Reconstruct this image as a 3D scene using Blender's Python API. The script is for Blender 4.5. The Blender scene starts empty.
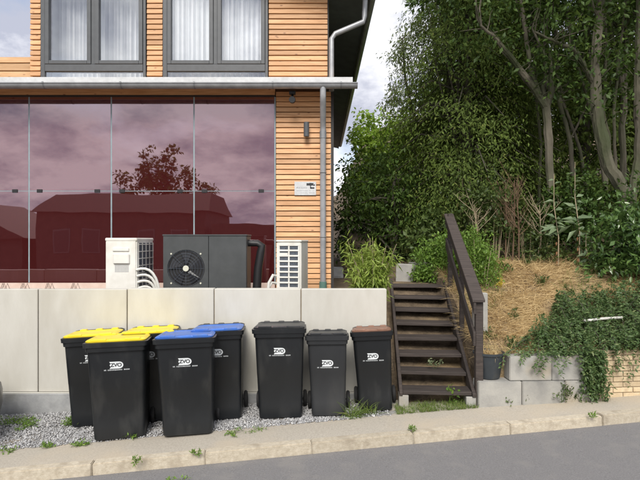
import bpy, bmesh, math, random
import numpy as np
from mathutils import Vector, Matrix
R = math.radians
rnd = random.Random(7)
rng = np.random.default_rng(11)
scene = bpy.context.scene
COL = scene.collection

# ------------------------------------------------------------------ camera, sky, sun, exposure
EYE = 1.95
FPX = 520.0
cd = bpy.data.cameras.new('camera'); cam = bpy.data.objects.new('camera', cd); COL.objects.link(cam)
cam.location = (0, 0, EYE); cam.rotation_euler = (R(90), 0, 0)
cd.sensor_width = 36; cd.lens = 36 * FPX / 640; cd.clip_end = 3000; cd.clip_start = 0.05
scene.camera = cam
SUN_EL, SUN_AZ = R(42), R(186)          # azimuth measured clockwise from +Y
world = bpy.data.worlds.new('World'); scene.world = world; world.use_nodes = True
wt = world.node_tree; wt.nodes.clear()
def wn(t, **k):
    n = wt.nodes.new(t)
    for a, b in k.items(): setattr(n, a, b)
    return n
w_out = wn('ShaderNodeOutputWorld'); w_bg = wn('ShaderNodeBackground'); w_bg.inputs['Strength'].default_value = 0.11
sky = wn('ShaderNodeTexSky', sky_type='NISHITA', sun_disc=False, sun_elevation=SUN_EL, sun_rotation=SUN_AZ)
sky.air_density = 1.0; sky.dust_density = 1.5; sky.ozone_density = 1.0
w_tc = wn('ShaderNodeTexCoord'); w_sep = wn('ShaderNodeSeparateXYZ'); wt.links.new(w_tc.outputs['Generated'], w_sep.inputs[0])
w_abs = wn('ShaderNodeMath', operation='ABSOLUTE'); wt.links.new(w_sep.outputs['Z'], w_abs.inputs[0])
w_add = wn('ShaderNodeMath', operation='ADD'); wt.links.new(w_abs.outputs[0], w_add.inputs[0]); w_add.inputs[1].default_value = 0.42
w_div = wn('ShaderNodeVectorMath', operation='DIVIDE'); wt.links.new(w_tc.outputs['Generated'], w_div.inputs[0])
w_cmb = wn('ShaderNodeCombineXYZ')
for i in range(3): wt.links.new(w_add.outputs[0], w_cmb.inputs[i])
wt.links.new(w_cmb.outputs[0], w_div.inputs[1])
w_n1 = wn('ShaderNodeTexNoise'); w_n1.inputs['Scale'].default_value = 2.3; w_n1.inputs['Detail'].default_value = 9; w_n1.inputs['Roughness'].default_value = 0.55; w_n1.inputs['Distortion'].default_value = 0.25
wt.links.new(w_div.outputs[0], w_n1.inputs['Vector'])
w_r1 = wn('ShaderNodeValToRGB'); w_r1.color_ramp.elements[0].position = 0.24; w_r1.color_ramp.elements[1].position = 0.43
wt.links.new(w_n1.outputs['Fac'], w_r1.inputs['Fac'])
w_n2 = wn('ShaderNodeTexNoise'); w_n2.inputs['Scale'].default_value = 3.6; w_n2.inputs['Detail'].default_value = 8; w_n2.inputs['Roughness'].default_value = 0.6
wt.links.new(w_div.outputs[0], w_n2.inputs['Vector'])
w_r2 = wn('ShaderNodeValToRGB'); w_r2.color_ramp.elements[0].position = 0.38; w_r2.color_ramp.elements[1].position = 0.57
w_r2.color_ramp.elements[0].color = (3.0, 3.15, 3.8, 1); w_r2.color_ramp.elements[1].color = (6.5, 6.5, 6.7, 1)
wt.links.new(w_n2.outputs['Fac'], w_r2.inputs['Fac'])
w_mix = wn('ShaderNodeMix', data_type='RGBA'); wt.links.new(w_r1.outputs['Color'], w_mix.inputs['Factor'])
wt.links.new(sky.outputs['Color'], w_mix.inputs[6]); wt.links.new(w_r2.outputs['Color'], w_mix.inputs[7])
wt.links.new(w_mix.outputs[2], w_bg.inputs['Color']); wt.links.new(w_bg.outputs[0], w_out.inputs['Surface'])
sd = bpy.data.lights.new('sun', 'SUN'); sun = bpy.data.objects.new('sun', sd); COL.objects.link(sun)
sd.energy = 2.2; sd.angle = R(24); sd.color = (1.0, 0.95, 0.87)
sdir = Vector((math.sin(SUN_AZ) * math.cos(SUN_EL), math.cos(SUN_AZ) * math.cos(SUN_EL), math.sin(SUN_EL)))
sun.rotation_euler = sdir.to_track_quat('Z', 'Y').to_euler(); sun.location = (0, -10, 20)
vs = scene.view_settings; vs.view_transform = 'Standard'; vs.look = 'None'; vs.gamma = 1.0; vs.exposure = 0.78; vs.use_curve_mapping = False

# ------------------------------------------------------------------ helpers
def W(px, py, Y):
    return Vector(((px - 320) * Y / FPX, Y, EYE - (py - 240) * Y / FPX))
def XX(px, Y): return (px - 320) * Y / FPX
def ZZ(py, Y): return EYE - (py - 240) * Y / FPX
def ground(x, y=0): return -0.02 + 0.045 * max(-25, min(25, x))

class MB:
    def __init__(s): s.v = []; s.f = []
    def poly(s, pts): 
        b = len(s.v); s.v += [tuple(p) for p in pts]; s.f.append(tuple(range(b, b + len(pts)))); return s
    def box(s, x0, x1, y0, y1, z0, z1, m=None):
        b = len(s.v)
        p = [(x0,y0,z0),(x1,y0,z0),(x1,y1,z0),(x0,y1,z0),(x0,y0,z1),(x1,y0,z1),(x1,y1,z1),(x0,y1,z1)]
        if m is not None: p = [tuple(m @ Vector(q)) for q in p]
        s.v += p
        s.f += [tuple(b+i for i in q) for q in ((0,3,2,1),(4,5,6,7),(0,1,5,4),(1,2,6,5),(2,3,7,6),(3,0,4,7))]
        return s
    def loft(s, rings, cap=True):
        n = len(rings[0]); b = len(s.v)
        for r in rings: s.v += [tuple(p) for p in r]
        for i in range(len(rings) - 1):
            for j in range(n):
                k = (j + 1) % n
                s.f.append((b+i*n+j, b+i*n+k, b+(i+1)*n+k, b+(i+1)*n+j))
        if cap:
            s.f.append(tuple(b + j for j in reversed(range(n))))
            s.f.append(tuple(b + (len(rings)-1)*n + j for j in range(n)))
        return s
    def tube(s, pts, rad, n=8, cap=True):
        pts = [Vector(p) for p in pts]
        if not hasattr(rad, '__len__'): rad = [rad] * len(pts)
        rings = []; ref = None
        for i, p in enumerate(pts):
            t = (pts[min(i+1, len(pts)-1)] - pts[max(i-1, 0)]).normalized()
            if ref is None: ref = t.orthogonal().normalized()
            ref = ref - t*ref.dot(t); ref = ref.normalized() if ref.length > 1e-6 else t.orthogonal().normalized()
            b_ = t.cross(ref)
            rings.append([p + (ref*math.cos(q) + b_*math.sin(q)) * rad[i] for q in [2*math.pi*j/n for j in range(n)]])
        return s.loft(rings, cap)
    def cyl(s, c, axis, r, h, n=20):
        c = Vector(c); a = Vector(axis).normalized()
        return s.tube([c - a*h/2, c + a*h/2], r, n)
    def torus(s, c, axis, R0, r, n=24, m=6):
        c = Vector(c); a = Vector(axis).normalized(); u = a.orthogonal().normalized(); w = a.cross(u)
        b = len(s.v)
        for i in range(n):
            q = 2*math.pi*i/n; d = u*math.cos(q) + w*math.sin(q)
            for j in range(m):
                p = 2*math.pi*j/m; s.v.append(tuple(c + d*(R0 + r*math.cos(p)) + a*r*math.sin(p)))
        for i in range(n):
            for j in range(m):
                s.f.append((b+i*m+j, b+((i+1)%n)*m+j, b+((i+1)%n)*m+(j+1)%m, b+i*m+(j+1)%m))
        return s
    def mesh(s, name, mat=None, bevel=0, smooth=False, seg=1):
        me = bpy.data.meshes.new(name); me.from_pydata(s.v, [], s.f)
        bm = bmesh.new(); bm.from_mesh(me)
        bmesh.ops.recalc_face_normals(bm, faces=bm.faces)
        if bevel:
            ed = [e for e in bm.edges if len(e.link_faces) == 2 and e.calc_face_angle(0) > R(40)]
            bmesh.ops.bevel(bm, geom=ed, offset=bevel, segments=seg, affect='EDGES', clamp_overlap=True)
        bm.to_mesh(me); bm.free()
        if mat: me.materials.append(mat)
        if smooth:
            me.polygons.foreach_set('use_smooth', [True]*len(me.polygons))
            try: me.set_sharp_from_angle(angle=R(38))
            except Exception: pass
        return me
    def build(s, name, mat, parent=None, **k):
        return link(name, s.mesh(name, mat, **k), parent)
def link(name, me, parent=None, loc=None, rot=None, scale=None):
    o = bpy.data.objects.new(name, me); COL.objects.link(o)
    if parent is not None: o.parent = parent
    if loc is not None: o.location = loc
    if rot is not None: o.rotation_euler = rot
    if scale is not None: o.scale = scale
    return o
def empty(name, loc=(0,0,0), rot=(0,0,0), label=None, cat=None, group=None):
    o = bpy.data.objects.new(name, None); COL.objects.link(o); o.location = loc; o.rotation_euler = rot
    o.empty_display_size = .1
    return tag(o, label, cat, group)
def tag(o, label=None, cat=None, group=None, kind=None):
    if label: o['label'] = label
    if cat: o['category'] = cat
    if group: o['group'] = group
    if kind: o['kind'] = kind
    return o

# ------------------------------------------------------------------ materials
def newmat(name):
    m = bpy.data.materials.new(name); m.use_nodes = True; nt = m.node_tree
    return m, nt, nt.nodes['Principled BSDF'], nt.nodes['Material Output']
def nd(nt, t, **k):
    n = nt.nodes.new(t)
    for a, b in k.items(): setattr(n, a, b)
    return n
def rgba(c): return (c[0], c[1], c[2], 1)
def surf(name, c1, c2, scale=5, rough=.7, detail=6, stretch=(1,1,1), bump=0, bscale=60, spots=None, metal=0, spec=.5, c3=None, s3=.6, th3=(.52,.7), obj=True, randobj=0, bdist=.01):
    m, nt, p, out = newmat(name)
    tc = nd(nt, 'ShaderNodeTexCoord'); mp = nd(nt, 'ShaderNodeMapping'); mp.inputs['Scale'].default_value = stretch
    src = tc.outputs['Object']
    if randobj:
        oi = nd(nt, 'ShaderNodeObjectInfo'); ad = nd(nt, 'ShaderNodeVectorMath', operation='ADD')
        sc = nd(nt, 'ShaderNodeMath', operation='MULTIPLY'); sc.inputs[1].default_value = 37.0
        nt.links.new(oi.outputs['Random'], sc.inputs[0]); nt.links.new(src, ad.inputs[0]); nt.links.new(sc.outputs[0], ad.inputs[1]); src = ad.outputs[0]
    nt.links.new(src, mp.inputs['Vector'])
    n = nd(nt, 'ShaderNodeTexNoise'); n.inputs['Scale'].default_value = scale; n.inputs['Detail'].default_value = detail; n.inputs['Roughness'].default_value = .6
    nt.links.new(mp.outputs[0], n.inputs['Vector'])
    r = nd(nt, 'ShaderNodeValToRGB'); r.color_ramp.elements[0].position = .33; r.color_ramp.elements[1].position = .67
    r.color_ramp.elements[0].color = rgba(c1); r.color_ramp.elements[1].color = rgba(c2); nt.links.new(n.outputs['Fac'], r.inputs['Fac'])
    col = r.outputs['Color']
    if c3 is not None:
        n3 = nd(nt, 'ShaderNodeTexNoise'); n3.inputs['Scale'].default_value = s3; n3.inputs['Detail'].default_value = 5; nt.links.new(mp.outputs[0] if stretch != (1,1,1) else src, n3.inputs['Vector'])
        r3 = nd(nt, 'ShaderNodeValToRGB'); r3.color_ramp.elements[0].position = th3[0]; r3.color_ramp.elements[1].position = th3[1]
        nt.links.new(n3.outputs['Fac'], r3.inputs['Fac'])
        mx = nd(nt, 'ShaderNodeMix', data_type='RGBA'); nt.links.new(r3.outputs['Color'], mx.inputs['Factor'])
        nt.links.new(col, mx.inputs[6]); mx.inputs[7].default_value = rgba(c3); col = mx.outputs[2]
    if randobj:
        hs = nd(nt, 'ShaderNodeHueSaturation'); ma = nd(nt, 'ShaderNodeMapRange'); ma.inputs['To Min'].default_value = 1 - randobj; ma.inputs['To Max'].default_value = 1 + randobj
        nt.links.new(oi.outputs['Random'], ma.inputs['Value']); nt.links.new(ma.outputs[0], hs.inputs['Value']); nt.links.new(col, hs.inputs['Color']); col = hs.outputs['Color']
    nt.links.new(col, p.inputs['Base Color'])
    p.inputs['Roughness'].default_value = rough; p.inputs['Metallic'].default_value = metal; p.inputs['Specular IOR Level'].default_value = spec
    if bump:
        bn = nd(nt, 'ShaderNodeTexNoise'); bn.inputs['Scale'].default_value = bscale; bn.inputs['Detail'].default_value = 4; nt.links.new(mp.outputs[0], bn.inputs['Vector'])
        bp = nd(nt, 'ShaderNodeBump'); bp.inputs['Strength'].default_value = bump; bp.inputs['Distance'].default_value = bdist; nt.links.new(bn.outputs['Fac'], bp.inputs['Height']); nt.links.new(bp.outputs[0], p.inputs['Normal'])
    return m
def leafmat(name, c1, c2, c3=None, trans=.3, rough=.45, spec=.4):
    m, nt, p, out = newmat(name)
    g = nd(nt, 'ShaderNodeNewGeometry'); r = nd(nt, 'ShaderNodeValToRGB')
    r.color_ramp.elements[0].color = rgba(c1); r.color_ramp.elements[1].color = rgba(c2)
    if c3 is not None:
        e = r.color_ramp.elements.new(.93); e.color = rgba(c2); r.color_ramp.elements[-1].color = rgba(c3); r.color_ramp.elements[-1].position = 1.0
    nt.links.new(g.outputs['Random Per Island'], r.inputs['Fac'])
    nt.links.new(r.outputs['Color'], p.inputs['Base Color']); p.inputs['Roughness'].default_value = rough; p.inputs['Specular IOR Level'].default_value = spec
    t = nd(nt, 'ShaderNodeBsdfTranslucent'); 
    hs = nd(nt, 'ShaderNodeHueSaturation'); hs.inputs['Hue'].default_value = .48; hs.inputs['Value'].default_value = 1.3; nt.links.new(r.outputs['Color'], hs.inputs['Color']); nt.links.new(hs.outputs[0], t.inputs['Color'])
    mx = nd(nt, 'ShaderNodeMixShader'); mx.inputs[0].default_value = trans
    nt.links.new(p.outputs[0], mx.inputs[1]); nt.links.new(t.outputs[0], mx.inputs[2]); nt.links.new(mx.outputs[0], out.inputs['Surface'])
    return m
def plain(name, c, rough=.5, metal=0, spec=.5):
    k = .88
    return surf(name, tuple(x*k for x in c), tuple(min(1, x*1.1) for x in c), scale=9, rough=rough, metal=metal, spec=spec, bump=.06, bscale=90)

M = {}
M['wall_concrete'] = surf('wall_concrete', (.485,.468,.418), (.555,.542,.495), scale=2.2, rough=.85, stretch=(1.6,1,.55), bump=.12, bscale=45, c3=(.41,.385,.325), s3=1.3, th3=(.52,.80), randobj=.03)
M['footing'] = surf('footing', (.27,.275,.28), (.38,.385,.385), scale=7, rough=.9, bump=.3, bscale=40, c3=(.22,.22,.21), s3=2.5)
M['block'] = surf('block', (.27,.265,.25), (.37,.36,.33), scale=5, rough=.9, bump=.25, bscale=60, c3=(.36,.29,.19), s3=1.8, th3=(.5,.75), randobj=.1)
M['asphalt'] = surf('asphalt', (.145,.141,.142), (.205,.199,.20), scale=90, rough=.9, detail=3, bump=.5, bscale=160, c3=(.215,.205,.195), s3=3.4, th3=(.52,.76), bdist=.006)
M['pavement'] = surf('pavement', (.345,.312,.262), (.46,.42,.355), scale=60, rough=.92, detail=5, bump=.3, bscale=140, c3=(.48,.405,.30), s3=.8, th3=(.48,.68), bdist=.005)
M['kerb'] = surf('kerb', (.40,.345,.26), (.52,.465,.37), scale=26, rough=.9, bump=.35, bscale=70, c3=(.34,.29,.22), s3=7, randobj=.08)
M['gravel_base'] = surf('gravel_base', (.16,.15,.14), (.36,.35,.34), scale=70, rough=.95, detail=4, bump=.8, bscale=90, c3=(.21,.17,.12), s3=1.2)
M['soil'] = surf('soil', (.075,.055,.035), (.17,.125,.08), scale=9, rough=.95, bump=.8, bscale=25, c3=(.23,.165,.09), s3=2, bdist=.03)
M['drygrass_soil'] = surf('drygrass_soil', (.15,.105,.06), (.36,.26,.145), scale=16, rough=.95, bump=.8, bscale=30, c3=(.10,.09,.04), s3=1.1, th3=(.55,.75), bdist=.03)
M['bin_body'] = surf('bin_body', (.0085,.0100,.0120), (.0135,.0155,.018), scale=3, rough=.42, bump=.04, bscale=30, c3=(.034,.035,.035), s3=6, th3=(.54,.82), stretch=(1,1,.35), randobj=.12)
M['bin_grey'] = surf('bin_grey', (.020,.022,.025), (.029,.031,.034), scale=3, rough=.5, bump=.04, bscale=30, c3=(.045,.045,.044), s3=3.5, th3=(.55,.8), stretch=(1,1,.4))
M['rubber'] = plain('rubber', (.02,.02,.021), .75)
M['lid_yellow'] = surf('lid_yellow', (.74,.56,.02), (.86,.68,.04), scale=4, rough=.4, c3=(.62,.45,.05), s3=6, th3=(.58,.8))
M['lid_blue'] = surf('lid_blue', (.04,.13,.46), (.06,.18,.58), scale=4, rough=.42, c3=(.08,.14,.33), s3=6)
M['lid_brown'] = surf('lid_brown', (.17,.090,.062), (.25,.135,.092), scale=4, rough=.5, c3=(.30,.16,.11), s3=6)
M['lid_black'] = surf('lid_black', (.013,.0145,.017), (.024,.026,.029), scale=4, rough=.42, c3=(.05,.05,.05), s3=5)
M['white_print'] = plain('white_print', (.72,.76,.78), .5)
M['black_print'] = plain('black_print', (.02,.022,.026), .5)
M['grey_print'] = plain('grey_print', (.35,.36,.38), .5)
def woodmat(name, c1, c2, dark, rough=.6, var=.22):
    m, nt, p, out = newmat(name)
    tc = nd(nt,'ShaderNodeTexCoord'); oi = nd(nt,'ShaderNodeObjectInfo')
    sc = nd(nt,'ShaderNodeMath',operation='MULTIPLY'); sc.inputs[1].default_value = 61
    ad = nd(nt,'ShaderNodeVectorMath',operation='ADD'); nt.links.new(oi.outputs['Random'],sc.inputs[0]); nt.links.new(tc.outputs['Object'],ad.inputs[0]); nt.links.new(sc.outputs[0],ad.inputs[1])
    mp = nd(nt,'ShaderNodeMapping'); mp.inputs['Scale'].default_value = (1.6,26,26); nt.links.new(ad.outputs[0],mp.inputs['Vector'])
    n = nd(nt,'ShaderNodeTexNoise'); n.inputs['Scale'].default_value = 2.2; n.inputs['Detail'].default_value = 6; nt.links.new(mp.outputs[0],n.inputs['Vector'])
    r = nd(nt,'ShaderNodeValToRGB'); r.color_ramp.elements[0].position=.3; r.color_ramp.elements[1].position=.7
    r.color_ramp.elements[0].color=rgba(c1); r.color_ramp.elements[1].color=rgba(c2); nt.links.new(n.outputs['Fac'],r.inputs['Fac'])
    mp2 = nd(nt,'ShaderNodeMapping'); mp2.inputs['Scale'].default_value=(5,12,12); nt.links.new(ad.outputs[0],mp2.inputs['Vector'])
    v = nd(nt,'ShaderNodeTexVoronoi'); v.inputs['Scale'].default_value=1.0; nt.links.new(mp2.outputs[0],v.inputs['Vector'])
    r2 = nd(nt,'ShaderNodeValToRGB'); r2.color_ramp.elements[0].position=.05; r2.color_ramp.elements[1].position=.16
    r2.color_ramp.elements[0].color=(1,1,1,1); r2.color_ramp.elements[1].color=(0,0,0,1); nt.links.new(v.outputs['Distance'],r2.inputs['Fac'])
    mx = nd(nt,'ShaderNodeMix',data_type='RGBA'); nt.links.new(r2.outputs['Color'],mx.inputs['Factor']); nt.links.new(r.outputs['Color'],mx.inputs[6]); mx.inputs[7].default_value=rgba(dark)
    hs = nd(nt,'ShaderNodeHueSaturation'); ma = nd(nt,'ShaderNodeMapRange'); ma.inputs['To Min'].default_value=1-var; ma.inputs['To Max'].default_value=1+var
    nt.links.new(oi.outputs['Random'],ma.inputs['Value']); nt.links.new(ma.outputs[0],hs.inputs['Value']); nt.links.new(mx.outputs[2],hs.inputs['Color'])
    nt.links.new(hs.outputs[0],p.inputs['Base Color']); p.inputs['Roughness'].default_value=rough
    bp = nd(nt,'ShaderNodeBump'); bp.inputs['Strength'].default_value=.25; bp.inputs['Distance'].default_value=.004; nt.links.new(n.outputs['Fac'],bp.inputs['Height']); nt.links.new(bp.outputs[0],p.inputs['Normal'])
    return m
M['larch'] = woodmat('larch', (.48,.245,.105), (.67,.395,.205), (.24,.105,.05))
M['plank_pale'] = woodmat('plank_pale', (.52,.31,.15), (.66,.43,.24), (.28,.15,.07))
M['stair_wood'] = woodmat('stair_wood', (.030,.023,.020), (.068,.053,.046), (.03,.02,.017), .75)
M['void'] = plain('void', (.10,.055,.03), .9)
M['frame'] = plain('frame', (.075,.082,.09), .45)
M['zinc'] = surf('zinc', (.30,.31,.325), (.42,.43,.445), scale=6, rough=.42, metal=.35, bump=.05)
M['zinc_dark'] = surf('zinc_dark', (.20,.21,.22), (.28,.29,.30), scale=6, rough=.45, metal=.3)
M['white_paint'] = plain('white_paint', (.56,.57,.575), .5)
M['soffit'] = surf('soffit', (.075,.085,.080), (.11,.12,.115), scale=4, rough=.7)
M['dark_trim'] = plain('dark_trim', (.03,.028,.027), .6)
M['render_ledge'] = surf('render_ledge', (.62,.47,.40), (.70,.57,.50), scale=8, rough=.9)
M['ac_white'] = surf('ac_white', (.66,.65,.60), (.74,.73,.69), scale=5, rough=.45, c3=(.58,.56,.50), s3=3)
M['ac_dark'] = surf('ac_dark', (.045,.05,.052), (.062,.067,.07), scale=5, rough=.5)
M['ac_coil'] = surf('ac_coil', (.045,.05,.06), (.10,.12,.15), scale=50, rough=.5)
M['black'] = plain('black', (.014,.014,.016), .5)
M['fan'] = plain('fan', (.02,.021,.026), .35)
M['hose'] = plain('hose', (.62,.62,.58), .5)
M['hub'] = plain('hub', (.62,.62,.52), .4)
M['pvc_green'] = plain('pvc_green', (.10,.20,.17), .5)
M['pot'] = surf('pot', (.030,.038,.046), (.048,.057,.066), scale=5, rough=.5, c3=(.09,.085,.07), s3=4, th3=(.6,.8))
M['brick'] = surf('brick', (.50,.385,.24), (.62,.50,.335), scale=14, rough=.9, bump=.3, bscale=60, randobj=.13)
M['mortar'] = surf('mortar', (.26,.21,.15), (.34,.28,.20), scale=20, rough=.95, bump=.3)
M['bark'] = surf('bark', (.05,.044,.034), (.11,.098,.075), scale=5, rough=.9, stretch=(1,1,.25), bump=.7, bscale=12, c3=(.07,.08,.04), s3=1.6, bdist=.02)
M['bark_pale'] = surf('bark_pale', (.072,.063,.044), (.145,.13,.096), scale=5, rough=.9, stretch=(1,1,.25), bump=1.0, bscale=14, c3=(.045,.055,.022), s3=2.2, th3=(.42,.62), bdist=.03)
M['twig_red'] = plain('twig_red', (.14,.085,.05), .8)
M['twig_pale'] = plain('twig_pale', (.32,.26,.17), .8)
M['rust'] = plain('rust', (.16,.12,.10), .7)
M['roof_tile'] = surf('roof_tile', (.042,.024,.020), (.068,.036,.03), scale=8, rough=.8)
M['facade_far'] = surf('facade_far', (.05,.036,.032), (.075,.052,.045), scale=3, rough=.9)
M['car_paint'] = plain('car_paint', (.045,.043,.042), .3)
M['car_lower'] = plain('car_lower', (.20,.20,.20), .45)
M['chrome'] = plain('chrome', (.6,.6,.62), .15, 1)
M['stick'] = plain('stick', (.68,.66,.62), .6)

def redglass():
    m, nt, p, out = newmat('red_glass')
    oi = nd(nt,'ShaderNodeObjectInfo')
    d = nd(nt,'ShaderNodeBsdfDiffuse'); d.inputs['Color'].default_value = (.060,.0100,.0105,1)
    g = nd(nt,'ShaderNodeBsdfGlossy'); g.inputs['Color'].default_value = (1.0,.78,.84,1); g.inputs['Roughness'].default_value = .012
    tc = nd(nt,'ShaderNodeTexCoord'); n = nd(nt,'ShaderNodeTexNoise'); n.inputs['Scale'].default_value = 1.6; n.inputs['Detail'].default_value = 1; nt.links.new(tc.outputs['Object'],n.inputs['Vector'])
    bp = nd(nt,'ShaderNodeBump'); bp.inputs['Strength'].default_value = .05; bp.inputs['Distance'].default_value = .03; nt.links.new(n.outputs['Fac'],bp.inputs['Height']); nt.links.new(bp.outputs[0],g.inputs['Normal'])
    fr = nd(nt,'ShaderNodeFresnel'); fr.inputs['IOR'].default_value = 3.25
    mx = nd(nt,'ShaderNodeMixShader'); nt.links.new(fr.outputs[0],mx.inputs[0]); nt.links.new(d.outputs[0],mx.inputs[1]); nt.links.new(g.outputs[0],mx.inputs[2]); nt.links.new(mx.outputs[0],out.inputs['Surface'])
    return m
M['red_glass'] = redglass()
def windowglass():
    m, nt, p, out = newmat('window_glass')
    t = nd(nt,'ShaderNodeBsdfTransparent'); t.inputs['Color'].default_value = (1,1,1,1)
    g = nd(nt,'ShaderNodeBsdfGlossy'); g.inputs['Color'].default_value = (.92,.96,1,1); g.inputs['Roughness'].default_value = .01
    mx = nd(nt,'ShaderNodeMixShader'); mx.inputs[0].default_value = .20; nt.links.new(t.outputs[0],mx.inputs[1]); nt.links.new(g.outputs[0],mx.inputs[2]); nt.links.new(mx.outputs[0],out.inputs['Surface'])
    return m
M['glass'] = windowglass()
M['glass_edge'] = plain('glass_edge', (.26,.33,.36), .3)
M['curtain'] = surf('curtain', (.78,.80,.82), (.86,.88,.90), scale=6, rough=.9)

M['lf_bright'] = leafmat('lf_bright', (.16,.29,.035), (.30,.44,.075), (.38,.50,.11), .45)
M['lf_dark'] = leafmat('lf_dark', (.034,.066,.016), (.085,.145,.030), (.13,.19,.045), .28, rough=.5, spec=.25)
M['lf_conifer'] = leafmat('lf_conifer', (.066,.106,.022), (.145,.205,.042), (.22,.24,.07), .34, rough=.6, spec=.2)
M['lf_glossy'] = leafmat('lf_glossy', (.046,.095,.026), (.105,.18,.046), (.16,.24,.065), .18, rough=.28, spec=.6)
M['lf_grey'] = leafmat('lf_grey', (.14,.18,.10), (.24,.28,.15), (.30,.30,.12), .35)
M['lf_weed'] = leafmat('lf_weed', (.10,.19,.03), (.20,.33,.06), (.28,.38,.09), .35)
M['lf_bamboo'] = leafmat('lf_bamboo', (.17,.25,.04), (.32,.42,.09), (.48,.50,.16), .38)
M['lf_bramble'] = leafmat('lf_bramble', (.05,.085,.022), (.11,.155,.045), (.17,.15,.06), .28)
M['lf_creeper'] = leafmat('lf_creeper', (.05,.095,.03), (.125,.19,.065), (.22,.26,.11), .26)
M['lf_mullein'] = leafmat('lf_mullein', (.13,.19,.10), (.22,.29,.16), None, .3)
M['lf_grass'] = leafmat('lf_grass', (.09,.15,.03), (.20,.27,.07), (.36,.32,.13), .3)
M['lf_straw'] = leafmat('lf_straw', (.43,.31,.145), (.72,.56,.30), (.24,.15,.07), .15, rough=.7)
M['lf_red'] = leafmat('lf_red', (.17,.08,.04), (.26,.13,.06), None, .2)
M['lf_yellow'] = leafmat('lf_yellow', (.5,.42,.05), (.6,.5,.1), None, .3)

# ------------------------------------------------------------------ leaves
def unit(a): return a / np.maximum(np.linalg.norm(a, axis=-1, keepdims=True), 1e-9)
def leaves(pos, ax, nrm, length, width, fold=.18, curl=0.0):
    """one folded leaf (4 vertices, 2 triangles) for each position: ax = direction to the tip, nrm = rough normal"""
    n = len(pos); ax = unit(ax); side = unit(np.cross(ax, nrm)); up = np.cross(side, ax)
    L = np.broadcast_to(np.asarray(length, float).reshape(-1,1), (n,1)); Wd = np.broadcast_to(np.asarray(width, float).reshape(-1,1), (n,1))
    v = np.empty((n,4,3)); v[:,0] = pos; mid = pos + ax*L*.45
    v[:,1] = mid + side*Wd*.5 + up*Wd*fold; v[:,2] = pos + ax*L - up*L*curl; v[:,3] = mid - side*Wd*.5 + up*Wd*fold
    b = np.arange(n)[:,None]*4
    tri = np.concatenate([b+np.array([[0,1,2]]), b+np.array([[0,2,3]])], 1).reshape(-1,3)
    return v.reshape(-1,3), tri
def blades(root, d0, length, width, bend, segs=3):
    """grass or straw: narrow bending strips"""
    n = len(root); d = unit(d0); side = unit(np.cross(d, rng.normal(size=(n,3))))
    L = np.broadcast_to(np.asarray(length, float).reshape(-1,1), (n,1)); Wd = np.broadcast_to(np.asarray(width, float).reshape(-1,1), (n,1))
    hz = rng.normal(size=(n,3)); hz[:,2] = 0; hz = unit(hz); v = np.empty((n, 2*segs+1, 3)); p = root.copy()
    for i in range(segs):
        w = Wd*(1 - .75*i/segs)*.5
        v[:,2*i] = p - side*w; v[:,2*i+1] = p + side*w
        p = p + d*L/segs; d = unit(d + (hz*.5 + np.array([0,0,-1.0]))*np.asarray(bend).reshape(-1,1)/segs)
    v[:,2*segs] = p; b = np.arange(n)[:,None]*(2*segs+1); t = []
    for i in range(segs-1):
        k = 2*i; t += [b+np.array([[k,k+1,k+3]]), b+np.array([[k,k+3,k+2]])]
    k = 2*(segs-1); t.append(b+np.array([[k,k+1,k+2]]))
    return v.reshape(-1,3), np.concatenate(t, 1).reshape(-1,3)
def trimesh(name, parts, mat, parent=None):
    vs_, ts_ = [], []; o = 0
    for v, t in parts: vs_.append(v); ts_.append(t+o); o += len(v)
    v = np.concatenate(vs_).astype(np.float32); t = np.concatenate(ts_).astype(np.int32)
    me = bpy.data.meshes.new(name); me.vertices.add(len(v)); me.vertices.foreach_set('co', v.ravel())
    me.loops.add(t.size); me.loops.foreach_set('vertex_index', t.ravel())
    me.polygons.add(len(t)); me.polygons.foreach_set('loop_start', np.arange(0, t.size, 3, dtype=np.int32))
    me.update(calc_edges=True); me.validate(); me.materials.append(mat)
    return link(name, me, parent)
def clump_leaves(cent, rad, per, L, Wd, droop=.3, flat=.6, out=None, jit=.35):
    """leaf clumps: cent (k,3), rad (k,) or scalar; leaves point outward and droop"""
    k = len(cent); rad = np.broadcast_to(np.asarray(rad, float), (k,))
    idx = np.repeat(np.arange(k), per); n = len(idx)
    off = rng.normal(size=(n,3)); off = unit(off)*rng.random((n,1))**.45; off[:,2] *= flat
    p = cent[idx] + off*rad[idx][:,None]
    ax = off + rng.normal(size=(n,3))*.6; ax[:,2] -= droop
    nr = np.array([0,0,1.0]) + rng.normal(size=(n,3))*.55
    s = 1 + rng.normal(size=n)*jit*.5; s = np.clip(s, .45, 1.8)
    return leaves(p, ax, nr, L*s, Wd*s)
def clump_centres(blobs, n, shell=.5):
    """points in a union of ellipsoids (cx,cy,cz,rx,ry,rz), denser near the surface, with a lumpy outline"""
    b = np.array(blobs, float); vol = b[:,3]*b[:,4]*b[:,5]; vol = vol**.8/np.sum(vol**.8)
    i = rng.choice(len(b), n, p=vol); d = unit(rng.normal(size=(n,3))); r = rng.random((n,1))**(shell*.66)
    lump = 1 + .16*np.sin(d[:,:1]*7+i[:,None]) + .14*np.sin(d[:,2:]*9+2*i[:,None])
    return b[i,:3] + d*r*b[i,3:]*lump
def limb(mb, p0, p1, r0, r1, sag=0, n=5, wob=.06, sides=7):
    p0, p1 = Vector(p0), Vector(p1); L = (p1-p0).length; pts = []
    for i in range(n+1):
        t = i/n; q = p0.lerp(p1, t); q.z += sag*L*4*t*(1-t)
        if 0 < i < n: q += Vector((rnd.uniform(-1,1), rnd.uniform(-1,1), rnd.uniform(-.5,.5)))*wob*L
        pts.append(q)
    mb.tube(pts, [r0+(r1-r0)*i/n for i in range(n+1)], sides)
    return pts
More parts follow.
